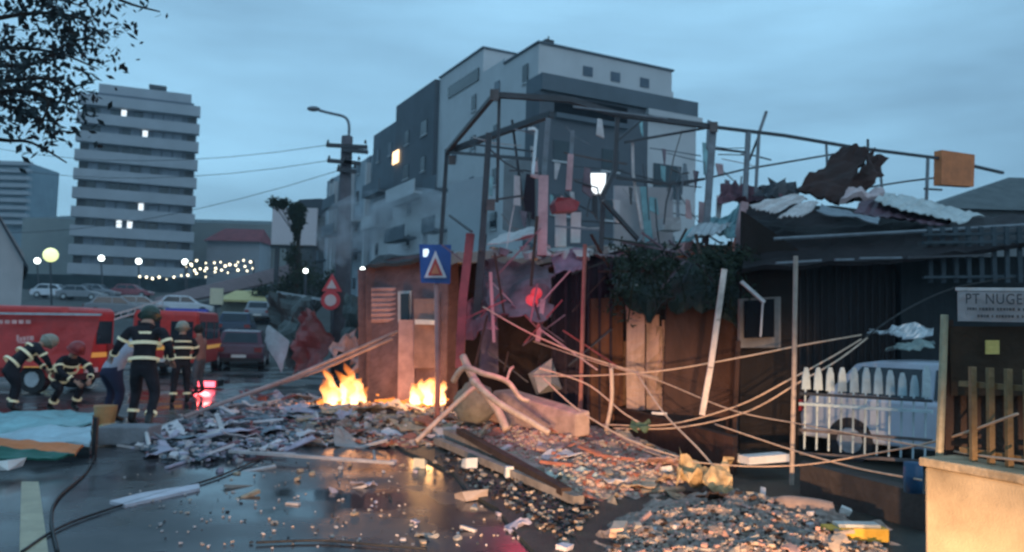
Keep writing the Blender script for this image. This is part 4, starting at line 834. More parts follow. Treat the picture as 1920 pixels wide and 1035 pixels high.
# ------------------------------------------------------------------ distant lamps
def lamp_post(px, py, d, col, s, r, label):
    g = on(px, d); T = thing('lamp_post', g, label, 'street lamp', 'lit lamps before the tower block'); p = P(px, py, d)
    B().ball(p, r, 12, 8, (1, 1, 1)).build('globe', emat('lamp_%d' % (col[0]*100+s), col, s), T, True); B().tube([g, p-V((0, 0, r*.9))], .09, 6).build('pole', DARKST, T)
lamp_post(95, 478, 70, (.75, .85, .35), 1.6, .62, 'big yellow-green globe lamp left of the tower block')
for px, py, lab in ((70, 489, 'small white lamp left of the yellow-green globe lamp'), (190, 484, 'white lamp at the left part of the tower block foot'), (260, 490, 'white lamp at the middle of the tower block foot'), (347, 491, 'white lamp at the right edge of the tower block foot'), (573, 508, 'small white lamp right of the dark billboard tree'), (680, 505, 'small white lamp between the utility pole and the brick annexe')):
    lamp_post(px, py, 92 if px < 500 else 45, (.9, 1, .95), 5, .34 if px < 500 else .14, lab)
def lights():
    T = thing('light_string', on(420, 92), 'cluster of small warm market lights right of the tower block', 'string lights'); R = random.Random(2); EM = emat('bulb_glow', (1, .88, .6), 4)
    D_ = B(); rows = [(358, 475, 492), (350, 480, 500), (365, 470, 508), (340, 400, 516), (262, 330, 522)]
    for x0, x1, y in rows:
        D_.tube([P(x0, y-2, 90), P((x0+x1)/2, y, 90), P(x1, y+2, 90)], .03, 4)
        x = x0
        while x < x1: p = P(x, y+R.uniform(-4, 4), 90); B().ball(p, R.uniform(.07, .15), 8, 6).build('bulb', EM, T, True); x += R.uniform(10, 20)
    D_.build('cable', DARKST, T)
    for x in (350, 475): B().tube([on(x, 90), P(x, 488, 90)], .08, 6).build('pole', DARKST, T)
lights()
b = B(); x0, x1 = P(40, 540, 105).x, P(370, 540, 105).x; zt = P(200, 517, 105).z; b.box(x0, x1, 105, 108, hill(105)-1, zt); single('dark_hedge', b, mat('dark_hedge_mat', (.02, .035, .04), .9, .6, .6, .8), 'dark low arcade band along the foot of the tower block', 'arcade')
# small car-park lamps / roofs
# ------------------------------------------------------------------ wreck lumps at mid distance
shp('crumpled_wreck', [(498, 640, 25), (560, 700, 22.5), (600, 560, 23.5), (505, 552, 26)], mat('dark_green_metal', (.045, .06, .06), .5, .5, 2), 'rounded dark crumpled sheet like a fallen stall roof right of the parked cars', 'wreckage', .5, 16, 12, ragged=.15, freq=.9, seed=12)
shp('crumpled_wreck', [(545, 700, 21.5), (610, 700, 20.5), (605, 590, 21), (560, 580, 22)], mat('maroon_metal', (.20, .06, .06), .6, .5, 2), 'crumpled maroon cladding standing left of the flames', 'wreckage', .45, 14, 12, ragged=.2, freq=1.2, seed=13)
shp('crumpled_wreck', [(496, 640, 24), (530, 698, 22), (542, 640, 22), (505, 610, 24)], mat('dusty_white', (.42, .45, .46), .7, .2, 2), 'pale slanting board beside the parked maroon car', 'board', .06, 8, 6)
shp('crumpled_wreck', [(628, 660, 18.5), (680, 700, 18), (672, 625, 18.4), (640, 640, 18.8)], mat('dusty_pink', (.42, .27, .26), .8, .4, 3), 'jagged dusty pink fragment standing above the tall flame', 'fragment', .3, 12, 8, ragged=.3, freq=2.5, seed=14)
shp('crumpled_wreck', [(640, 700, 24), (690, 700, 23), (690, 560, 24), (650, 552, 25)], mat('dark_green_metal', (.04, .06, .06)), 'dark green hanging sheet between the utility pole and the brick annexe', 'wreckage', .4, 12, 12, ragged=.2, freq=1.2, seed=15)
# ------------------------------------------------------------------ fire
def fmat(name, c0, c1, s):  # c1 at the foot, c0 at the tips
    m = bpy.data.materials.new(name); m.use_nodes = True; N = m.node_tree.nodes; L = m.node_tree.links; b = N['Principled BSDF']; tc = N.new('ShaderNodeTexCoord'); sp = N.new('ShaderNodeSeparateXYZ'); L.new(tc.outputs['Generated'], sp.inputs[0])
    r = N.new('ShaderNodeValToRGB'); r.color_ramp.elements[0].position = .15; r.color_ramp.elements[1].position = .95; r.color_ramp.elements[0].color = c1+(1,); r.color_ramp.elements[1].color = c0+(1,)
    L.new(sp.outputs[2], r.inputs['Fac']); L.new(r.outputs[0], b.inputs['Emission Color']); b.inputs['Emission Strength'].default_value = s; b.inputs['Base Color'].default_value = (0, 0, 0, 1)
    lw = N.new('ShaderNodeLayerWeight'); lw.inputs['Blend'].default_value = .35; iv = N.new('ShaderNodeMapRange'); iv.inputs['From Min'].default_value = .1; iv.inputs['From Max'].default_value = .8; iv.inputs['To Min'].default_value = .75; iv.inputs['To Max'].default_value = 0.0; L.new(lw.outputs['Facing'], iv.inputs['Value'])
    z = N.new('ShaderNodeMapRange'); z.inputs['From Min'].default_value = .3; z.inputs['From Max'].default_value = 1.0; z.inputs['To Min'].default_value = 1; z.inputs['To Max'].default_value = .1; L.new(sp.outputs[2], z.inputs['Value'])
    mu = N.new('ShaderNodeMath'); mu.operation = 'MULTIPLY'; L.new(iv.outputs[0], mu.inputs[0]); L.new(z.outputs[0], mu.inputs[1]); L.new(mu.outputs[0], b.inputs['Alpha']); b.inputs['Specular IOR Level'].default_value = 0; MATS[name] = m; return m
EMB = mat('glowing_ember', (.1, .03, .01), .9, .5, 9, emis=(1, .28, .05), es=1.6)
FL = fmat('flame_bright', (1, .30, .06), (1, .66, .34), 5.0); FO = fmat('flame_orange', (.9, .2, .03), (1, .42, .12), 2.2)
def fire(px, py, d, wpx, hpx, label, seed, m_=FL):
    R = random.Random(seed); g = P(px, py, d); s = d/F; T = thing('fire', V((g.x, g.y, g.z)), label, 'fire', 'fires at the foot of the brick annexe')
    for i in range(21):
        lean = R.uniform(-.5, .25); u = (i-10)/11.0; x = g+V((u*wpx*s*.48, R.uniform(-.2, .2), -.02)); h = hpx*s*(1-.6*u*u)*R.uniform(.25, .85); w_ = wpx*s*.15*R.uniform(.7, 1.4); pts = []; rr = []
        for k in range(9): t = k/8; pts.append(x+V((lean*h*t*t+.14*h*sin(t*5+i*1.7)*t+.05*h*sin(t*13+i), .05*sin(t*4+i), h*t))); rr.append(w_*(.6+1.2*t)*(1-t)**.6+.004)
        B().tube(pts, rr, 9).build('flame', m_ if (i+seed) % 3 else FO, T, True)
    for i in range(26):
        p = g+V((R.gauss(0, .5)*wpx*s, R.uniform(-.35, .2), R.uniform(-.08, .1))); B().rock(p, R.uniform(.02, .05), sd=i).build('ember', EMB, T)
    return T
fire(648, 760, 16.6, 74, 100, 'tallest bright flame at the left foot of the brick annexe', 1)
fire(800, 754, 15.6, 66, 70, 'low yellow flame at the right end of the brick annexe', 2)
fire(610, 760, 17.4, 26, 24, 'small orange flame left of the tallest flame', 3, FO)
fire(735, 758, 16.6, 30, 20, 'small orange flame in the middle between the two larger fires', 4, FO)
def plight(px, py, d, e, col, r=.25, off=V((0, 0, 0))):
    l = bpy.data.lights.new('fire_light', 'POINT'); l.energy = e; l.color = col; l.shadow_soft_size = r; o = bpy.data.objects.new('fire_light', l); C.objects.link(o); o.location = P(px, py, d)+off
plight(650, 725, 15.9, 45, (1, .42, .16), .35); plight(805, 725, 14.9, 45, (1, .50, .18), .3); plight(720, 735, 15.2, 20, (1, .4, .14), .3)
plight(1040, 700, 15.2, 60, (1, .38, .1), .3)  # orange point light inside the gutted floor, no flame modelled beside it
# added car, unseen behind the viewpoint; its headlights light the rubble and beige wall
def headlight_car():
    T = car(V((-1.4, -6.2, 0)), rad(72), GRYP, 'unseen grey car added for its lit headlights, parked facing the ruins')
    f = V((cos(rad(72)), sin(rad(72)), 0)); sd = V((-f.y, f.x, 0))
    for u in (-.62, .62):
        p = V((-1.4, -6.2, .66))+f*2.2+sd*u
        l = bpy.data.lights.new('headlight_beam', 'SPOT'); l.energy = 6800; l.color = (1, .58, .31); l.spot_size = rad(56); l.spot_blend = .3; l.shadow_soft_size = .06
        o = bpy.data.objects.new('headlight_beam', l); C.objects.link(o); o.location = p; tgt = V((p.x, p.y, 0))+V((.22, .975, 0))*10+V((0, 0, .66-10*math.tan(rad(22)))); o.rotation_euler = (tgt-p).to_track_quat('-Z', 'Y').to_euler()
headlight_car()
# added red fill before the ruin, away from any lamp; then the tail lamp
l = bpy.data.lights.new('beacon', 'POINT'); l.energy = 32; l.color = (1, .07, .16); l.shadow_soft_size = .2; o = bpy.data.objects.new('beacon_light', l); C.objects.link(o); o.location = P(985, 600, 11.3)
l = bpy.data.lights.new('tail_light', 'POINT'); l.energy = 30; l.color = (1, .1, .1); l.shadow_soft_size = .2; o = bpy.data.objects.new('tail_lamp_light', l); C.objects.link(o); o.location = P(382, 715, 20.6)

T = thing('metal_ladder', on(215, 24), 'pale metal ladder slanting up over the red vans toward the brown shed', 'ladder'); d = 24.5
for k in (0, 1): B().beam(P(200, 603-k*9, d), P(305, 572-k*9, d+1), .05).build('ladder_rail', ZINC, T)
for i in range(9): t = i/8; p = P(200, 603, d).lerp(P(305, 572, d+1), t); q = P(200, 594, d).lerp(P(305, 563, d+1), t); B().beam(p, q, .035).build('rung', ZINC, T)
B().beam(P(203, 700, d), P(203, 600, d), .06).build('support', DARKST, T)
single('guard_rail', B().beam(P(520, 548, 42), P(606, 562, 40), .08, .12), ZINC, 'pale guard rail left of the round red and white sign', 'rail')
# ------------------------------------------------------------------ people
CLOTH = mat('dark_turnout_cloth', (.022, .02, .026), .85, .4, 8); SKIN = mat('skin', (.42, .24, .17), .6, .1, 5); BOOT = mat('boot_black', (.012, .012, .012), .4, .2, 5)
def person(loc, rz, J, label, top=CLOTH, legs=CLOTH, helmet=None, hair=None, bands=True, hood=None, sc=1.0):
    T = thing('person', (0, 0, 0), label, 'person'); g = lambda k: V(J[k])
    vs = []; es = []; rr = []
    def vtx(p, r, par=None):
        vs.append(V(p)); rr.append(r); i = len(vs)-1
        if par is not None: es.append((par, i))
        return i
    pel = vtx(g('pelvis'), (.165, .12)); wa = vtx(g('pelvis').lerp(g('chest'), .45), (.15, .115), pel); ch = vtx(g('chest'), (.19, .135), wa); nb = vtx(g('neck'), (.085, .08), ch); hd0 = vtx(g('neck').lerp(g('head'), .55), (.06, .065), nb)
    hd = vtx(g('head'), (.085, .10), hd0); vtx(g('head')+(g('head')-g('neck')).normalized()*.08, (.07, .085), hd)
    hands = []
    for s in 'LR':
        sh = vtx(g('sh'+s), (.075, .08), ch); el = vtx(g('el'+s), (.052, .055), sh); wr = vtx(g('ha'+s), (.032, .036), el); hands.append((g('el'+s), g('ha'+s), wr, s))
        hp = vtx(g('pelvis').lerp(g('kn'+s), .12)+V(((-.09 if s == 'L' else .09), 0, -.03)), (.11, .11), pel); kn = vtx(g('kn'+s), (.07, .075), hp); an = vtx(g('ft'+s)+V((0, 0, .08)), (.048, .05), kn); vtx(g('ft'+s)+V((0, .16, .03)), (.045, .035), an)
    for e, h, wr, s in hands:
        d = (h-e).normalized(); side = d.cross(V((0, 1, 0))); side = (side if side.length > .1 else V((1, 0, 0))).normalized(); dn = d.cross(side).normalized()
        pm = vtx(h+d*.07, (.038, .016), wr)
        for k in range(4): 
            f1 = vtx(h+d*.11+side*(k-1.5)*.021, .0095, pm); f2 = vtx(h+d*(.145+.006*(1.5-abs(k-1.5)))+side*(k-1.5)*.023+dn*.008, .0088, f1); vtx(h+d*(.17+.01*(1.5-abs(k-1.5)))+side*(k-1.5)*.024+dn*.024, .0078, f2)
        t1 = vtx(h+d*.05-side*.04, .011, pm); vtx(h+d*.085-side*.06+dn*.01, .009, t1)
    me = bpy.data.meshes.new('body'); me.from_pydata([tuple(v) for v in vs], es, []); o = bpy.data.objects.new('tmp', me); C.objects.link(o)
    md = o.modifiers.new('skin', 'SKIN'); md.branch_smoothing = .6
    if not me.skin_vertices: bpy.context.view_layer.update()
    sv = me.skin_vertices[0].data
    for i, r in enumerate(rr): sv[i].radius = r if isinstance(r, tuple) else (r, r)
    sv[0].use_root = True
    sb = o.modifiers.new('sub', 'SUBSURF'); sb.levels = 2; sb.render_levels = 2
    bpy.context.view_layer.update(); me2 = bpy.data.meshes.new_from_object(o.evaluated_get(bpy.context.evaluated_depsgraph_get())); bpy.data.objects.remove(o)
    me2.name = 'body'; me2.materials.clear()
    for m_ in (top, legs, SKIN, BOOT): me2.materials.append(m_)
    pz = g('pelvis')
    for p in me2.polygons:
        c = p.center; p.use_smooth = True; k = 0
        if (c-g('head')).length < .16: k = 2
        elif min((c-(h+(h-e).normalized()*.1)).length for e, h, _, _ in hands) < .10: k = 2
        elif min((c-g('ft'+s)).length for s in 'LR') < .22: k = 3
        elif c.z < pz.z-.02 and min((c-g('kn'+s)).length for s in 'LR') < .62 and min((c-h).length for _, h, _, _ in hands) > .12: k = 1
        p.material_index = k
    # nose, ears and eyes joined to the same mesh
    hb = B(); H = g('head'); f = V((0, 1, 0))
    hb.add([H+f*.09+V((0, 0, .02)), H+f*.10+V((-.016, 0, -.03)), H+f*.10+V((.016, 0, -.03)), H+f*.125+V((0, 0, -.028))], [(0, 1, 3), (0, 3, 2), (1, 2, 3)])
    for u in (-1, 1): hb.ball(H+V((u*.085, 0, 0)), .025, 6, 4, (.4, .7, 1)); hb.ball(H+f*.085+V((u*.033, 0, .012)), .012, 6, 4)
    n0 = len(me2.vertices); import bmesh
    bm = bmesh.new(); bm.from_mesh(me2); nv = [bm.verts.new(v) for v in hb.v]
    for fc in hb.f:
        try: q = bm.faces.new([nv[i] for i in dict.fromkeys(fc)]); q.material_index = 2; q.smooth = True
        except Exception: pass
    bm.to_mesh(me2); bm.free()
    bo = bpy.data.objects.new('body', me2); C.objects.link(bo); bo.parent = T
    def ring(a, b_, t, ra, rb, wd=.045, nm='reflective_band'):
        c = a.lerp(b_, t); ax = (b_-a).normalized(); x = ax.cross(V((0, 1, 0))); x = (x if x.length > .2 else V((1, 0, 0))).normalized(); y = ax.cross(x).normalized(); bb = B(); n = 20; vv = []
        for r_ in (0, .012):
            for z in (-wd/2, wd/2):
                for k in range(n): vv.append(c+ax*z+x*cos(2*pi*k/n)*(ra+r_)+y*sin(2*pi*k/n)*(rb+r_))
        fs = []
        for k in range(n):
            k2 = (k+1) % n; fs += [(k, k2, n+k2, n+k), (2*n+k, 3*n+k, 3*n+k2, 2*n+k2), (n+k, n+k2, 3*n+k2, 3*n+k), (k, 2*n+k, 2*n+k2, k2)]
        bb.add(vv, fs); bb.build(nm, REFL, T)
    if bands:
        ring(g('pelvis'), g('chest'), .2, .185, .15); ring(g('pelvis'), g('chest'), .75, .20, .155, .05); ring(g('pelvis'), g('chest'), 1.1, .165, .135, .035)
        for s in 'LR':
            ring(g('el'+s), g('ha'+s), .72, .046, .046, .035); ring(g('sh'+s), g('el'+s), .6, .064, .064, .04); ring(g('kn'+s), g('ft'+s), .55, .064, .064, .045)
    ax = (g('head')-g('neck')).normalized()
    if helmet:
        b = B(); c = g('head')+ax*.045; b.ball(c, .145, 18, 10, (.88, 1.05, .95)); b.tube([c-ax*.02, c-ax*.05], [.14, .155], 20); b.build('helmet', helmet, T, True)
    if hair: B().ball(g('head')+ax*.03-V((0, .02, 0)), .125, 14, 10, (.85, 1, 1.02), .1).build('hair', hair, T, True)
    if hood: B().ball(g('head')+ax*.0-V((0, .04, .02)), .15, 14, 10, (.85, .95, 1.1), .12).build('hood', hood, T, True)
    T.location = loc; T.rotation_euler = (0, 0, rz); T.scale = (sc*1.1, sc*1.08, sc); return T
stand = dict(pelvis=(0, 0, .93), chest=(0, .04, 1.33), neck=(0, .05, 1.5), head=(0, .09, 1.66), shL=(-.2, .04, 1.42), shR=(.2, .04, 1.42), elL=(-.30, .08, 1.14), elR=(.30, .08, 1.14), haL=(-.24, .26, .98), haR=(.24, .26, 1.0), knL=(-.12, .05, .5), knR=(.12, .05, .5), ftL=(-.14, -.02, 0), ftR=(.14, -.02, 0))
stride = dict(stand, pelvis=(0, 0, .90), chest=(-.02, .10, 1.30), neck=(-.02, .15, 1.47), head=(-.03, .24, 1.61), elL=(-.34, .02, 1.16), haL=(-.46, .2, 1.02), elR=(.33, -.02, 1.15), haR=(.30, .2, .98), knL=(-.14, .22, .52), ftL=(-.16, .14, .0), knR=(.15, .06, .48), ftR=(.18, -.26, .02))
crouch = dict(pelvis=(0, -.12, .56), chest=(0, .14, .88), neck=(0, .24, 1.02), head=(0, .34, 1.15), shL=(-.19, .18, .97), shR=(.19, .18, .97), elL=(-.28, .38, .76), elR=(.28, .38, .76), haL=(-.14, .55, .62), haR=(.14, .56, .60), knL=(-.17, .30, .50), knR=(.18, .26, .44), ftL=(-.16, .08, 0), ftR=(.18, -.06, 0))
bend = dict(pelvis=(0, -.10, .84), chest=(0, .24, 1.12), neck=(0, .38, 1.22), head=(0, .50, 1.28), shL=(-.19, .28, 1.2), shR=(.19, .28, 1.2), elL=(-.26, .42, .95), elR=(.26, .42, .95), haL=(-.12, .55, .76), haR=(.14, .56, .74), knL=(-.14, .10, .48), knR=(.14, .04, .46), ftL=(-.16, .02, 0), ftR=(.16, -.06, 0))
HY = mat('helmet_pale', (.30, .28, .22), .4, .1, 4); HK = mat('helmet_dark_green', (.03, .055, .04), .35, .2, 4); HR = mat('helmet_red', (.3, .03, .03), .35)
def pg(px, py): p = G(px, py); p.z = 0; return p
person(pg(262, 803), rad(6), stride, 'firefighter seen from behind in dark turnout gear with bright bands, striding at centre left', helmet=HK, sc=1.12)
person(pg(337, 757), rad(35), stand, 'firefighter standing just right of the striding one, partly hidden, looking right', helmet=HY, sc=.95)
person(pg(20, 772), rad(-40), bend, 'firefighter bending at the left edge below the red tarpaulin', helmet=HY, sc=1.0)
person(pg(114, 770), rad(-120), crouch, 'crouching firefighter below the middle of the red tarpaulin', helmet=HR, sc=1.0)
person(pg(207, 790), rad(-30), bend, 'person in pale grey hooded top and navy trousers leaning left of the striding firefighter', top=mat('grey_hoodie', (.40, .38, .44), .9, .2, 6), legs=mat('navy_trousers', (.03, .03, .06), .9), hood=mat('grey_hoodie', (.4, .38, .44)), bands=False, sc=1.1)
person(pg(372, 740), rad(80), stand, 'person in a reddish brown jacket standing before the red van lamp', top=mat('red_brown_jacket', (.32, .14, .11), .9, .2, 6), legs=mat('grey_trousers', (.12, .11, .12), .9), hair=BARK, bands=False, sc=.92)
# bucket and bits near them
b = B(); p = pg(196, 800); b.tube([p, p+V((0, 0, .34))], [.14, .18], 16); single('orange_bucket', b, mat('orange_plastic', (.62, .30, .12), .5, .2, 4), 'orange bucket standing left of the striding firefighter', 'bucket')
b = B(); p = pg(192, 812); b.rock(p+V((0, 0, .06)), .16, (1.4, .8, .5), .3, 4); single('pale_rag', b, mat('pale_yellow_cloth', (.6, .55, .35), .8), 'pale yellow bundle on the ground before the orange bucket', 'bundle')
# ------------------------------------------------------------------ foreground left: striped sheets
shp('metal_sheet', [(-60, 812, 11.3), (172, 800, 11.8), (176, 772, 14), (-50, 776, 14)], TEAL, 'upper turquoise sheet of the pile at the left edge of the road', 'metal sheet', .12, 20, 8, t=.03)
shp('metal_sheet', [(-60, 842, 9.7), (168, 836, 10.2), (172, 803, 11.6), (-60, 812, 11.3)], mat('pale_blue_sheet', (.34, .48, .54), .4, .25, 3), 'pale blue sheet in the middle of the left roadside pile', 'metal sheet', .10, 20, 8, t=.03)
shp('metal_sheet', [(-60, 850, 9.35), (140, 852, 9.6), (160, 838, 9.9), (-60, 826, 9.55)], ORANGE, 'orange striped edge strip below the pale blue sheet', 'metal strip', .06, 16, 4, t=.03)
shp('metal_sheet', [(-60, 872, 9.1), (90, 858, 9.3), (140, 850, 9.55), (-60, 848, 9.3)], mat('deep_green_sheet', (.02, .13, .10), .5, .4, 3), 'deep green sheet at the bottom of the left roadside pile', 'metal sheet', .08, 16, 4, t=.03)
b = B(); b.rock(P(18, 870, 8.9), .09, (2, 1, .6), .4, 3); b.rock; single('pale_rubble', b, WHITE, 'white scrap under the deep green sheet at the left edge', 'scrap')
for i, (x, y) in enumerate(((172, 850), (60, 852), (-20, 850))):
    if i == 0: 
        b = B(); g = G(176, 858); b.beam(V((g.x, g.y, 0)), V((g.x, g.y, .5)), .05); single('short_post', b, BLACK, 'short black post at the right end of the left roadside pile', 'post')
b = B(); a = G(180, 838); c = G(276, 838); b.obox((a.x, a.y), (c.x-a.x, c.y-a.y), (0, .45), .02, .27); single('grey_box', b, mat('grey_block', (.20, .21, .23), .8, .25, 3), 'low grey block lying right of the short black post', 'block', bevel=.02)
limb('bent white pipe at the right end of the low grey block', [(262, 803, 11.4), (272, 806, 11.3), (280, 838, 10.9)], .03, PALE)
b = B(); q = [G(72, 905), G(40, 905), G(36, 1050), G(92, 1050)]; b.poly([V((x.x, x.y, .012)) for x in q], .018); single('plywood_board', b, mat('plywood', (.42, .36, .24), .45, .25, 3), 'beige plywood board lying flat on the wet road at the lower left', 'board')
b = B(); q = [G(205, 945), G(235, 952), G(375, 920), G(372, 912), G(262, 930)]; b.poly([V((x.x, x.y, .03)) for x in q], .03); single('white_plank', b, mat('dusty_lilac', (.58, .56, .62), .6, .2, 4), 'white flat plank lying alone on the wet road', 'plank')
b = B(); q = [G(1130, 1000), G(1165, 1002), G(1205, 985), G(1190, 972), G(1150, 985)]
def cable(label, pts, r=.016, m_=None, name='cable'):
    b = B(); q = smoothline([V(p) for p in pts], 8); b.tube(q, r*.85, 6); return single(name, b, m_ or mat('pale_cable', (.62, .44, .32), .55, .2, 5), label, 'cable', smooth=True)
gz = lambda x, y, z=.02: V((G(x, y).x, G(x, y).y, z))
cable('black cable running over the wet road toward the firefighters', [gz(40, 1040), gz(130, 985), gz(280, 935), gz(400, 900), gz(490, 862)], .014, BLACK)
cable('black cable curling from the short black post down the wet road', [gz(176, 858), gz(160, 890), gz(110, 935), gz(96, 975), gz(108, 1040)], .016, BLACK)
cable('thin black cable at the bottom edge of the road', [gz(480, 1022), gz(600, 1018), gz(700, 1026), gz(800, 1034)], .012, BLACK)
# ------------------------------------------------------------------ hanging cables
W = [('cable sagging from the dark doorway past the white car to the beige wall top', [(1000, 640, 12.8), (1120, 680, 12), (1230, 712, 11.2), (1370, 768, 9.9), (1500, 795, 8.6), (1760, 842, 5), (1940, 866, 3.9)], .009),
 ('upper of two cables rising from the rubble to the strip above the white car', [(1130, 796, 11.6), (1250, 796, 11), (1380, 762, 10.4), (1480, 712, 10), (1555, 672, 10.4), (1615, 636, 11)], .013),
 ('lower of two cables rising from the rubble to the strip above the white car', [(1150, 803, 11.4), (1270, 802, 10.8), (1400, 772, 10.2), (1500, 716, 9.8), (1570, 676, 10.2), (1626, 634, 11)], .013),
 ('lowest cable sagging in front of the white car and rising to the bar fence', [(1150, 812, 11.4), (1230, 852, 9.6), (1360, 872, 8.6), (1500, 872, 8), (1640, 850, 7), (1760, 826, 5.0), (1908, 776, 4.1)], .009),
 ('cable slanting from the brown wall down behind the thin fence pole', [(1340, 795, 10.2), (1480, 842, 9), (1600, 876, 7.8), (1728, 900, 6.4)], .011),
 ('upper cable running nearly level from the doorway to the torn strip', [(1000, 705, 12.6), (1120, 704, 12), (1250, 694, 11.4), (1400, 668, 11), (1500, 648, 11), (1615, 628, 11.2)], .014),
 ('dark cable rising from the torn strip to the blue-grey trellis', [(1620, 634, 11), (1700, 580, 11.4), (1790, 540, 11.8), (1900, 520, 12)], .014),
 ('cable from the red post crossing the mauve ceiling sheet', [(905, 575, 12.4), (1000, 628, 12.2), (1110, 672, 12), (1235, 710, 11.6)], .014),
 ('cable falling from the mauve sheet to the green scraps', [(1010, 690, 12.2), (1100, 720, 11.8), (1170, 775, 11.2), (1215, 800, 10.9)], .013),
 ('stiff cable falling from the stained panels to the yellow debris', [(1195, 702, 11.6), (1245, 775, 10.4), (1310, 842, 9.3), (1352, 892, 8.6)], .014),
 ('thin cable over the concrete beam end', [(1015, 705, 12), (1080, 765, 11.2), (1180, 825, 10.2), (1290, 862, 9.2)], .013)]
for lab, pts, r in W: cable(lab, [P(*p) for p in pts], r, BLACK if 'dark' in lab[:5] else None)
T = thing('cable_clip', P(1240, 776, 10.4), 'small pale clip on the stiff falling cable', 'clip'); B().beam(P(1222, 774, 10.4), P(1250, 776, 10.4), .05, .03).build('clip', PALE, T)
for lab, a, c in (('upper long pole slanting from the brick annexe down to the road', (745, 622, 16.2), (345, 782, 13.2)), ('lower long pole slanting beside the upper one down to the road', (735, 635, 16), (470, 738, 14.5))):
    b = B(); b.tube([P(*a), P(*[(x+y)/2 for x, y in zip(a, c)])+V((0, 0, -.06)), P(*c)], [.034, .034, .038], 8); single('fallen_pole', b, mat('dusty_pole', (.42, .30, .29), .7, .3, 4), lab, 'pole', smooth=True)
# overhead wires from the pole
for i, (a, c) in enumerate((((614, 272, 28), (-200, 225, 40)), ((616, 301, 28), (-200, 262, 40)), ((640, 318, 28), (-200, 420, 42)))):
    q = [P(*a).lerp(P(*c), t)-V((0, 0, 1.2*4*t*(1-t))) for t in [k/12 for k in range(13)]]; b = B().tube(q, .012, 5); single('overhead_wire', b, DARKST, ('upper', 'middle', 'lower')[i]+' overhead wire running left from the utility pole', 'wire')
# ------------------------------------------------------------------ rubble
RUB = brickmat('rubble_mix', (.26, .20, .17), (.34, .27, .22), (.20, .18, .16), 9)
from mathutils.bvhtree import BVHTree
HEAPS = []
def gz_(x, y, base=.0):
    z = base
    for t in HEAPS:
        h = t.ray_cast(V((x, y, 5)), V((0, 0, -1)))
        if h[0] is not None: z = max(z, h[0].z)
    return z
def mounds():
    def heap(label, outline_px, h, seed, m_, nm='rubble_heap'):
        pts = [G(*p) for p in outline_px]; c = sum(pts, V())/len(pts); b = B(); nr, na = 30, 90; n = len(pts); vs = []
        for j in range(nr+1):
            t = j/nr
            for i in range(na):
                u = i/na*n; k = int(u) % n; e = pts[k].lerp(pts[(k+1) % n], u-int(u)); p = c.lerp(e, t); z = h*(1-t*t)**.8*(1+.5*mn.noise(p*1.2+V((seed, 0, 0))))+.07*mn.noise(p*4)+.06*mn.noise(p*9)+.03*mn.noise(p*21)
                vs.append(V((p.x+.06*mn.noise(p*3), p.y+.06*mn.noise(p*3+V((5, 0, 0))), max(z, .0)+.05-.1*t**4)))
        fs = [(j*na+i, (j+1)*na+i, (j+1)*na+(i+1) % na, j*na+(i+1) % na) for j in range(nr) for i in range(na)]
        HEAPS.append(BVHTree.FromPolygons(vs, fs)); b.add(vs, fs); o = b.build(nm, m_, None, False); recenter(o); o['kind'] = 'structure'; return o
    earth = mat('pink_rubble_dust', (.46, .32, .27), .9, .55, 8, 1.0, bscale=50); g2 = mat('grey_rubble_dust', (.40, .31, .27), .85, .6, 9, 1.0, bscale=60); g3 = mat('wet_debris_dust', (.22, .19, .21), .6, .6, 5, 1.0, bscale=26)
    heap('', [(800, 822), (900, 800), (1000, 792), (1120, 800), (1250, 845), (1350, 890), (1345, 935), (1230, 950), (1100, 955), (1000, 925), (890, 870)], .2, 1, earth)
    heap('', [(1060, 1060), (1110, 985), (1220, 940), (1360, 915), (1470, 935), (1560, 975), (1700, 1000), (1740, 1100), (1300, 1180)], .10, 2, g2)
    heap('', [(520, 795), (580, 765), (700, 765), (860, 780), (960, 800), (900, 830), (760, 825), (640, 812), (560, 815)], .16, 3, g2)
    heap('', [(250, 815), (360, 775), (480, 745), (600, 735), (630, 770), (570, 815), (480, 840), (350, 852)], .07, 4, g3)
mounds()
def inpoly(p, poly):
    c = False; n = len(poly)
    for i in range(n):
        (x1, y1), (x2, y2) = poly[i], poly[(i+1) % n]
        if (y1 > p[1]) != (y2 > p[1]) and p[0] < (x2-x1)*(p[1]-y1)/(y2-y1)+x1: c = not c
    return c
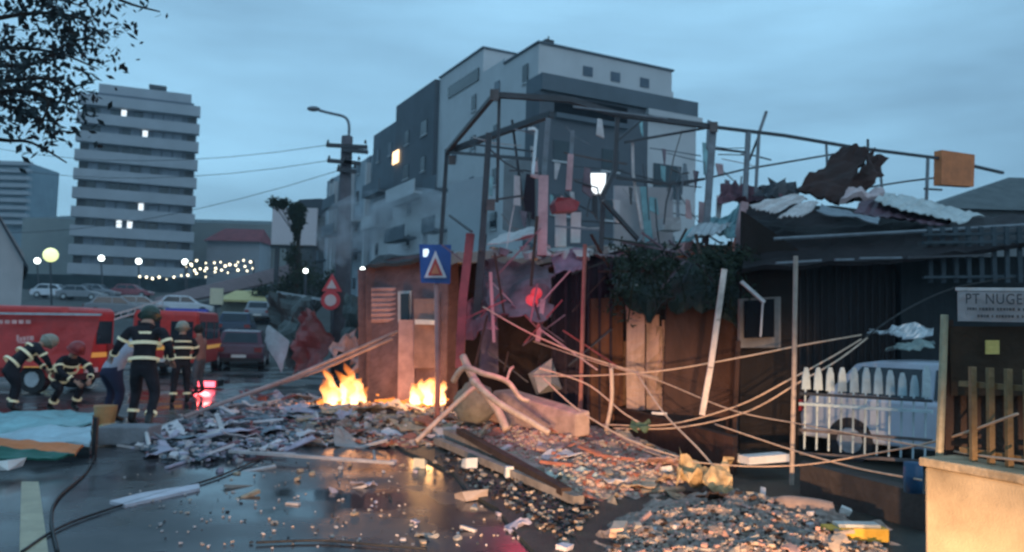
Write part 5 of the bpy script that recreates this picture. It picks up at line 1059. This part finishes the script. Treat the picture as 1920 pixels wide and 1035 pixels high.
ZONES = [
 ('heap left of the flames', [(240, 822), (340, 780), (430, 750), (600, 735), (630, 785), (570, 822), (470, 846), (330, 856)], (.02, .2), [mat('lilac_scrap', (.40, .36, .44), .6, .35, 5), mat('blue_grey_scrap', (.14, .18, .22), .5, .4, 4), mat('pale_dust', (.52, .47, .47), .8, .25, 4), mat('maroon_scrap', (.2, .09, .1), .7, .3, 4), mat('off_white_scrap', (.62, .58, .60), .6, .2, 4)], 150, 12.5),
 ('heap in front of the flames', [(520, 808), (600, 765), (850, 770), (960, 800), (900, 836), (720, 826), (600, 820)], (.08, .32), [mat('pale_dust', (.5, .45, .45)), mat('red_brick', (.36, .14, .10), .8, .35, 6), WOOD, CONC, mat('lilac_scrap', (.4, .4, .4)), DWOOD, mat('off_white_scrap', (.6, .6, .6))], 120, 12),
 ('pink heap below the concrete beam', [(850, 825), (1000, 805), (1120, 815), (1260, 860), (1280, 915), (1100, 925), (960, 870)], (.12, .26), [mat('pink_chunk', (.50, .30, .26), .85, .35, 5), mat('red_brick', (.3, .1, .1)), CONC, mat('pale_dust', (.5, .45, .45)), WOOD], 60, 9.5),
 ('grey heap at the lower right', [(1120, 1030), (1230, 945), (1420, 930), (1560, 985), (1700, 1030), (1640, 1060), (1200, 1060)], (.08, .2), [CONC, mat('tan_chunk', (.44, .35, .28), .85, .35, 5), mat('pink_chunk', (.5, .3, .26)), DWOOD, mat('pale_dust', (.5, .45, .45))], 90, 6.5),
 ('wet road beside the kerb', [(380, 860), (700, 850), (1000, 930), (1120, 1010), (1000, 1030), (500, 1020)], (.012, .03), [mat('pale_dust', (.5, .4, .4)), CONC, WOOD, mat('lilac_scrap', (.4, .4, .4))], 50, 8)]
R = random.Random(77); NM = {0: ('broken_plank', 'plank', 'broken plank'), 1: ('rubble_chunk', 'rubble', 'angular chunk'), 2: ('scrap_sheet', 'scrap', 'bent scrap sheet')}
for zi, (zn, poly, (z0, z1), ms, n, d0) in enumerate(ZONES):
    xs = [p[0] for p in poly]; ys = [p[1] for p in poly]; k = 0
    prep = 'on the ' if zi == 4 else 'in the '
    while k < n:
        px, py = R.uniform(min(xs), max(xs)), R.uniform(min(ys), max(ys))
        if not inpoly((px, py), poly): continue
        k += 1; g = G(px, py, .12 if zi < 4 else 0); g.z = gz_(g.x, g.y)+R.uniform(0, .05 if zi < 4 else .02); sz = (g.y/10)**.5; t = R.random(); kind = (0 if t < .62 else 1 if t < .76 else 2) if zi == 0 else 0 if t < .45 else 1 if t < .75 else 2
        if zi in (3, 4): kind = 1 if t < .7 else 0 if t < .88 else 2
        b = B(); mi = R.randrange(len(ms)); m_ = ms[mi]; small = (.8, .85, .62, .42, .45)[zi]
        if kind == 0:
            a = R.uniform(0, pi); L_ = R.uniform(.25, 1.35 if zi == 0 else .95)*sz*small; u = V((cos(a), sin(a), R.uniform(-.15, .35)))*L_/2; up = V((R.uniform(-.3, .3), R.uniform(-.3, .3), 1)); b.beam(g-u, g+u, R.uniform(.05, .13)*small, R.uniform(.02, .04), up)
        elif kind == 1: b.rock(g, R.uniform(.04, .12)*sz*small, (1, R.uniform(.6, 1.2), R.uniform(.4, .8)), .4, R.random())
        else:
            a = R.uniform(0, 6.28); L_ = R.uniform(.15, .40)*sz*small; u = V((cos(a), sin(a), R.uniform(-.2, .3)))*L_; v_ = V((-sin(a), cos(a), R.uniform(-.3, .5)))*L_*R.uniform(.5, .9)
            b.sheet(g-u-v_, g+u-v_, g+u+v_, g-u+v_, 5, 4, .08*sz, 3, 0, .012, .06, R.random()*50)
        nm, ct, lb = NM[kind]; cn = m_.name.split('_')[0].split('.')[0]; cn = {'concrete': 'grey', 'raw': 'raw wood', 'dark': 'dark'}.get(cn, cn)
        single(nm, b, m_, f'{cn} {lb} lying {prep}{zn}', ct, f'{lb}s of the {zn}')
# fine rubble = stuff
def gravel(name, poly, z0, z1, n, m_, smin, smax, seed):
    R = random.Random(seed); b = B(); xs = [p[0] for p in poly]; ys = [p[1] for p in poly]; k = 0
    while k < n:
        px, py = R.uniform(min(xs), max(xs)), R.uniform(min(ys), max(ys))
        if not inpoly((px, py), poly): continue
        k += 1; g = G(px, py, .1 if z1 > .1 else 0); g.z = gz_(g.x, g.y, z0 if z1 < .1 else .03)+R.uniform(-.3, .6)*smax; b.k = R.randrange(len(m_)); b.rock(g, R.uniform(smin, smax), (1, 1, .7), .4, R.random())
    o = b.build(name, m_); recenter(o); o['kind'] = 'stuff'
PD = mat('pale_dust', (.5, .45, .45)); PCH = mat('pink_chunk', (.5, .3, .26)); CONC = mat('warm_grit', (.50, .39, .33), .85, .35, 9); TC = mat('tan_chunk', (.3, .27, .2)); BR_ = mat('red_brick', (.3, .1, .1))
gravel('rubble_gravel', ZONES[2][1], .14, .34, 3000, [PCH, TC, BR_, CONC], .006, .034, 1); gravel('rubble_gravel', ZONES[3][1], .06, .26, 3000, [CONC, TC, DWOOD, PCH], .004, .022, 2)
gravel('rubble_gravel', ZONES[1][1], .1, .3, 1300, [PD, BR_, WOOD, CONC, DARKST], .015, .06, 3); gravel('rubble_gravel', ZONES[0][1], .02, .2, 1200, [ZONES[0][3][0], ZONES[0][3][1], PD, DARKST], .02, .06, 4)
gravel('road_grit', [(200, 860), (700, 850), (1000, 930), (1120, 1000), (900, 1030), (300, 1030)], .008, .014, 260, [PD, CONC, DARKST], .006, .016, 5)
gravel('wet_gravel', [(860, 850), (1060, 930), (1130, 960), (1060, 1030), (900, 930), (800, 870)], .05, .09, 500, [DARKST, DWOOD, TC], .01, .03, 6)
# named larger pieces
def chunk(name, px, py, z, r, sq, m_, label, cat, sd, bev=0): 
    g = G(px, py, z); b = B().rock(g, r, sq, .22, sd); single(name, b, m_, label, cat, bevel=bev)
chunk('foam_block', 786, 872, .03, .10, (1.1, 1, .9), mat('cream_foam', (.66, .58, .42), .8, .1, 5), 'cream square foam block standing on the wet road edge', 'block', 31)
chunk('stone', 884, 930, .03, .13, (1.3, 1, .5), mat('tan_stone', (.42, .33, .28), .7, .2, 5), 'flat tan stone lying on the wet pavement', 'stone', 32)
chunk('white_lump', 880, 868, .12, .09, (1, 1, .9), WHITE, 'white lump at the left end of the kerb beams', 'lump', 33)
chunk('white_lump', 955, 884, .12, .07, (.9, 1, 1.1), WHITE, 'small white wedge between the kerb beams', 'lump', 34)
chunk('white_lump', 1245, 884, .15, .09, (1, 1, .9), WHITE, 'bright white lump at the right end of the pink heap', 'lump', 35)
chunk('white_lump', 1384, 860, .2, .08, (1, 1, .8), WHITE, 'small white lump left of the white slab', 'lump', 36)
chunk('white_lump', 1586, 958, .1, .06, (1.2, 1, .7), WHITE, 'small white scrap right of the long rounded boulder', 'scrap', 37)
chunk('paper_scrap', 1058, 1026, .05, .07, (1, 1, .4), mat('lilac_white', (.62, .56, .62), .8), 'pale lilac scrap at the bottom edge of the pavement', 'scrap', 38)
chunk('tan_block', 1160, 993, .12, .10, (1.6, .8, .6), mat('peach_chunk', (.58, .42, .33), .85, .2, 5), 'peach coloured broken tile at the left end of the grey heap', 'tile', 39)
b = B(); b.ball(G(1490, 958, .12)+V((0, 0, 0)), .12, 16, 10, (1.6, 1.0, .9), .2); b.ball(G(1545, 966, .09), .1, 14, 8, (2.0, .9, .6), .2)
g = G(1470, 950, .13); h = G(1585, 975, .06); b = B().tube(smoothline([g+V((-.06, 0, 0)), g, g.lerp(h, .35), g.lerp(h, .7), h], 5), [.05+.09*sin(pi*min(1, (i+2)/20*.62)) if i < 17 else .05 for i in range(21)], 14)
single('boulder', b, mat('pinkish_boulder', (.30, .22, .19), .85, .25, 4), 'long rounded pinkish boulder at the foot of the thin fence pole', 'boulder', smooth=True)
T = thing('yellow_crate', G(1608, 1000, .03), 'yellow crate with a pale grey top lying on the grey heap at lower right', 'crate')
a, c = G(1553, 1018, .05), G(1668, 1020, .05); ev = V((c.x-a.x, c.y-a.y, 0)); nv_ = V((-ev.y, ev.x, 0)).normalized()*.16
B().obox(a, ev, nv_, .06, .17).build('crate_side', YEL, T, bevel=.01)
B().obox(a+ev*.18+nv_*.1, ev*.7, nv_*.8, .171, .20).build('lid', mat('pale_grey_lid', (.45, .47, .45), .6, .2, 5), T, bevel=.005)
shp('foam_scraps', [(1268, 912, 8.6), (1372, 912, 8.4), (1360, 874, 9.0), (1275, 866, 9.2)], mat('yellow_tan_foam', (.50, .36, .20), .9, .5, 7), 'crumpled yellowish torn packaging at the end of the stiff cable', 'packaging', .22, 16, 10, ragged=.15, freq=4, t=.03)
shp('cloth', [(1025, 900, 8.9), (1115, 897, 8.9), (1105, 880, 9.4), (1040, 882, 9.4)], mat('pale_mint_cloth', (.50, .54, .48), .8, .2, 5), 'pale mint torn cloth lying on the pink heap', 'cloth', .1, 12, 8, ragged=.12, freq=4)
shp('cloth', [(1180, 812, 10.6), (1222, 806, 10.6), (1215, 785, 11), (1185, 790, 11)], mat('green_scrap', (.12, .16, .09), .8, .3, 5), 'dark green scrap at the foot of the stained panels', 'cloth', .1, 8, 6, ragged=.1, freq=4)
for lab, a, c, w_, m_ in (('long dark timber lying diagonally across the pink heap', (862, 808, .28), (1062, 922, .14), .11, DWOOD), ('long grey kerb beam nearest the wet pavement', (820, 826, .12), (1085, 938, .1), .12, mat('tan_beam', (.26, .22, .19), .8, .4, 4)), ('grey-brown beam between the kerb beam and the dark timber', (840, 812, .16), (1010, 885, .14), .16, mat('tan_beam', (.26, .2, .2))), ('thin reddish strip on the far edge of the pink heap', (1150, 818, .25), (1235, 852, .2), .05, PCH),
    ('long thin lath lying over the road edge left of the flame reflection', (430, 846, .1), (740, 868, .08), .05, mat('pale_dust', (.5, .5, .5)))):
    b = B(); b.beam(G(*a), G(*c), w_, w_*.7); single('timber', b, m_, lab, 'beam')
b = B(); b.box(2.1, 4.2, 9.75, 9.9, -.02, .62); b = B(); a, c = G(1095, 800), G(1385, 905); b.obox((a.x, a.y+.25), (c.x-a.x, c.y-a.y), (.1, .16), -.05, .5); single('low_wall', b, BROWN, 'dark brown low wall behind the pink heap', 'wall')

# ------------------------------------------------------------------ dusk haze
HZ = bpy.data.materials.new('dusk_haze'); HZ.use_nodes = True; N = HZ.node_tree.nodes; L = HZ.node_tree.links; N.remove(N['Principled BSDF']); pv = N.new('ShaderNodeVolumePrincipled')
pv.inputs['Color'].default_value = (.62, .80, .92, 1); pv.inputs['Density'].default_value = .0009; pv.inputs['Anisotropy'].default_value = .2; L.new(pv.outputs[0], N['Material Output'].inputs['Volume'])
B().box(-430, 430, -40, 410, -2, 48).build('haze', HZ, kind='stuff')

def smoke():
    m = bpy.data.materials.new('smoke_volume'); m.use_nodes = True; N = m.node_tree.nodes; L = m.node_tree.links; N.remove(N['Principled BSDF']); pv = N.new('ShaderNodeVolumePrincipled')
    tc = N.new('ShaderNodeTexCoord'); n = N.new('ShaderNodeTexNoise'); n.inputs['Scale'].default_value = 1.1; n.inputs['Detail'].default_value = 4; r = N.new('ShaderNodeMapRange'); r.inputs['From Min'].default_value = .48; r.inputs['From Max'].default_value = .75; r.inputs['To Max'].default_value = 4.0
    L.new(tc.outputs['Object'], n.inputs['Vector']); L.new(n.outputs['Fac'], r.inputs['Value']); L.new(r.outputs[0], pv.inputs['Density']); pv.inputs['Color'].default_value = (.75, .82, .9, 1); L.new(pv.outputs[0], N['Material Output'].inputs['Volume'])
    b = B().ball(P(760, 440, 20.5), 1.25, 16, 10, (1.9, .7, 1.0)); o = single('smoke', b, m, None, None); o['kind'] = 'stuff'
smoke()
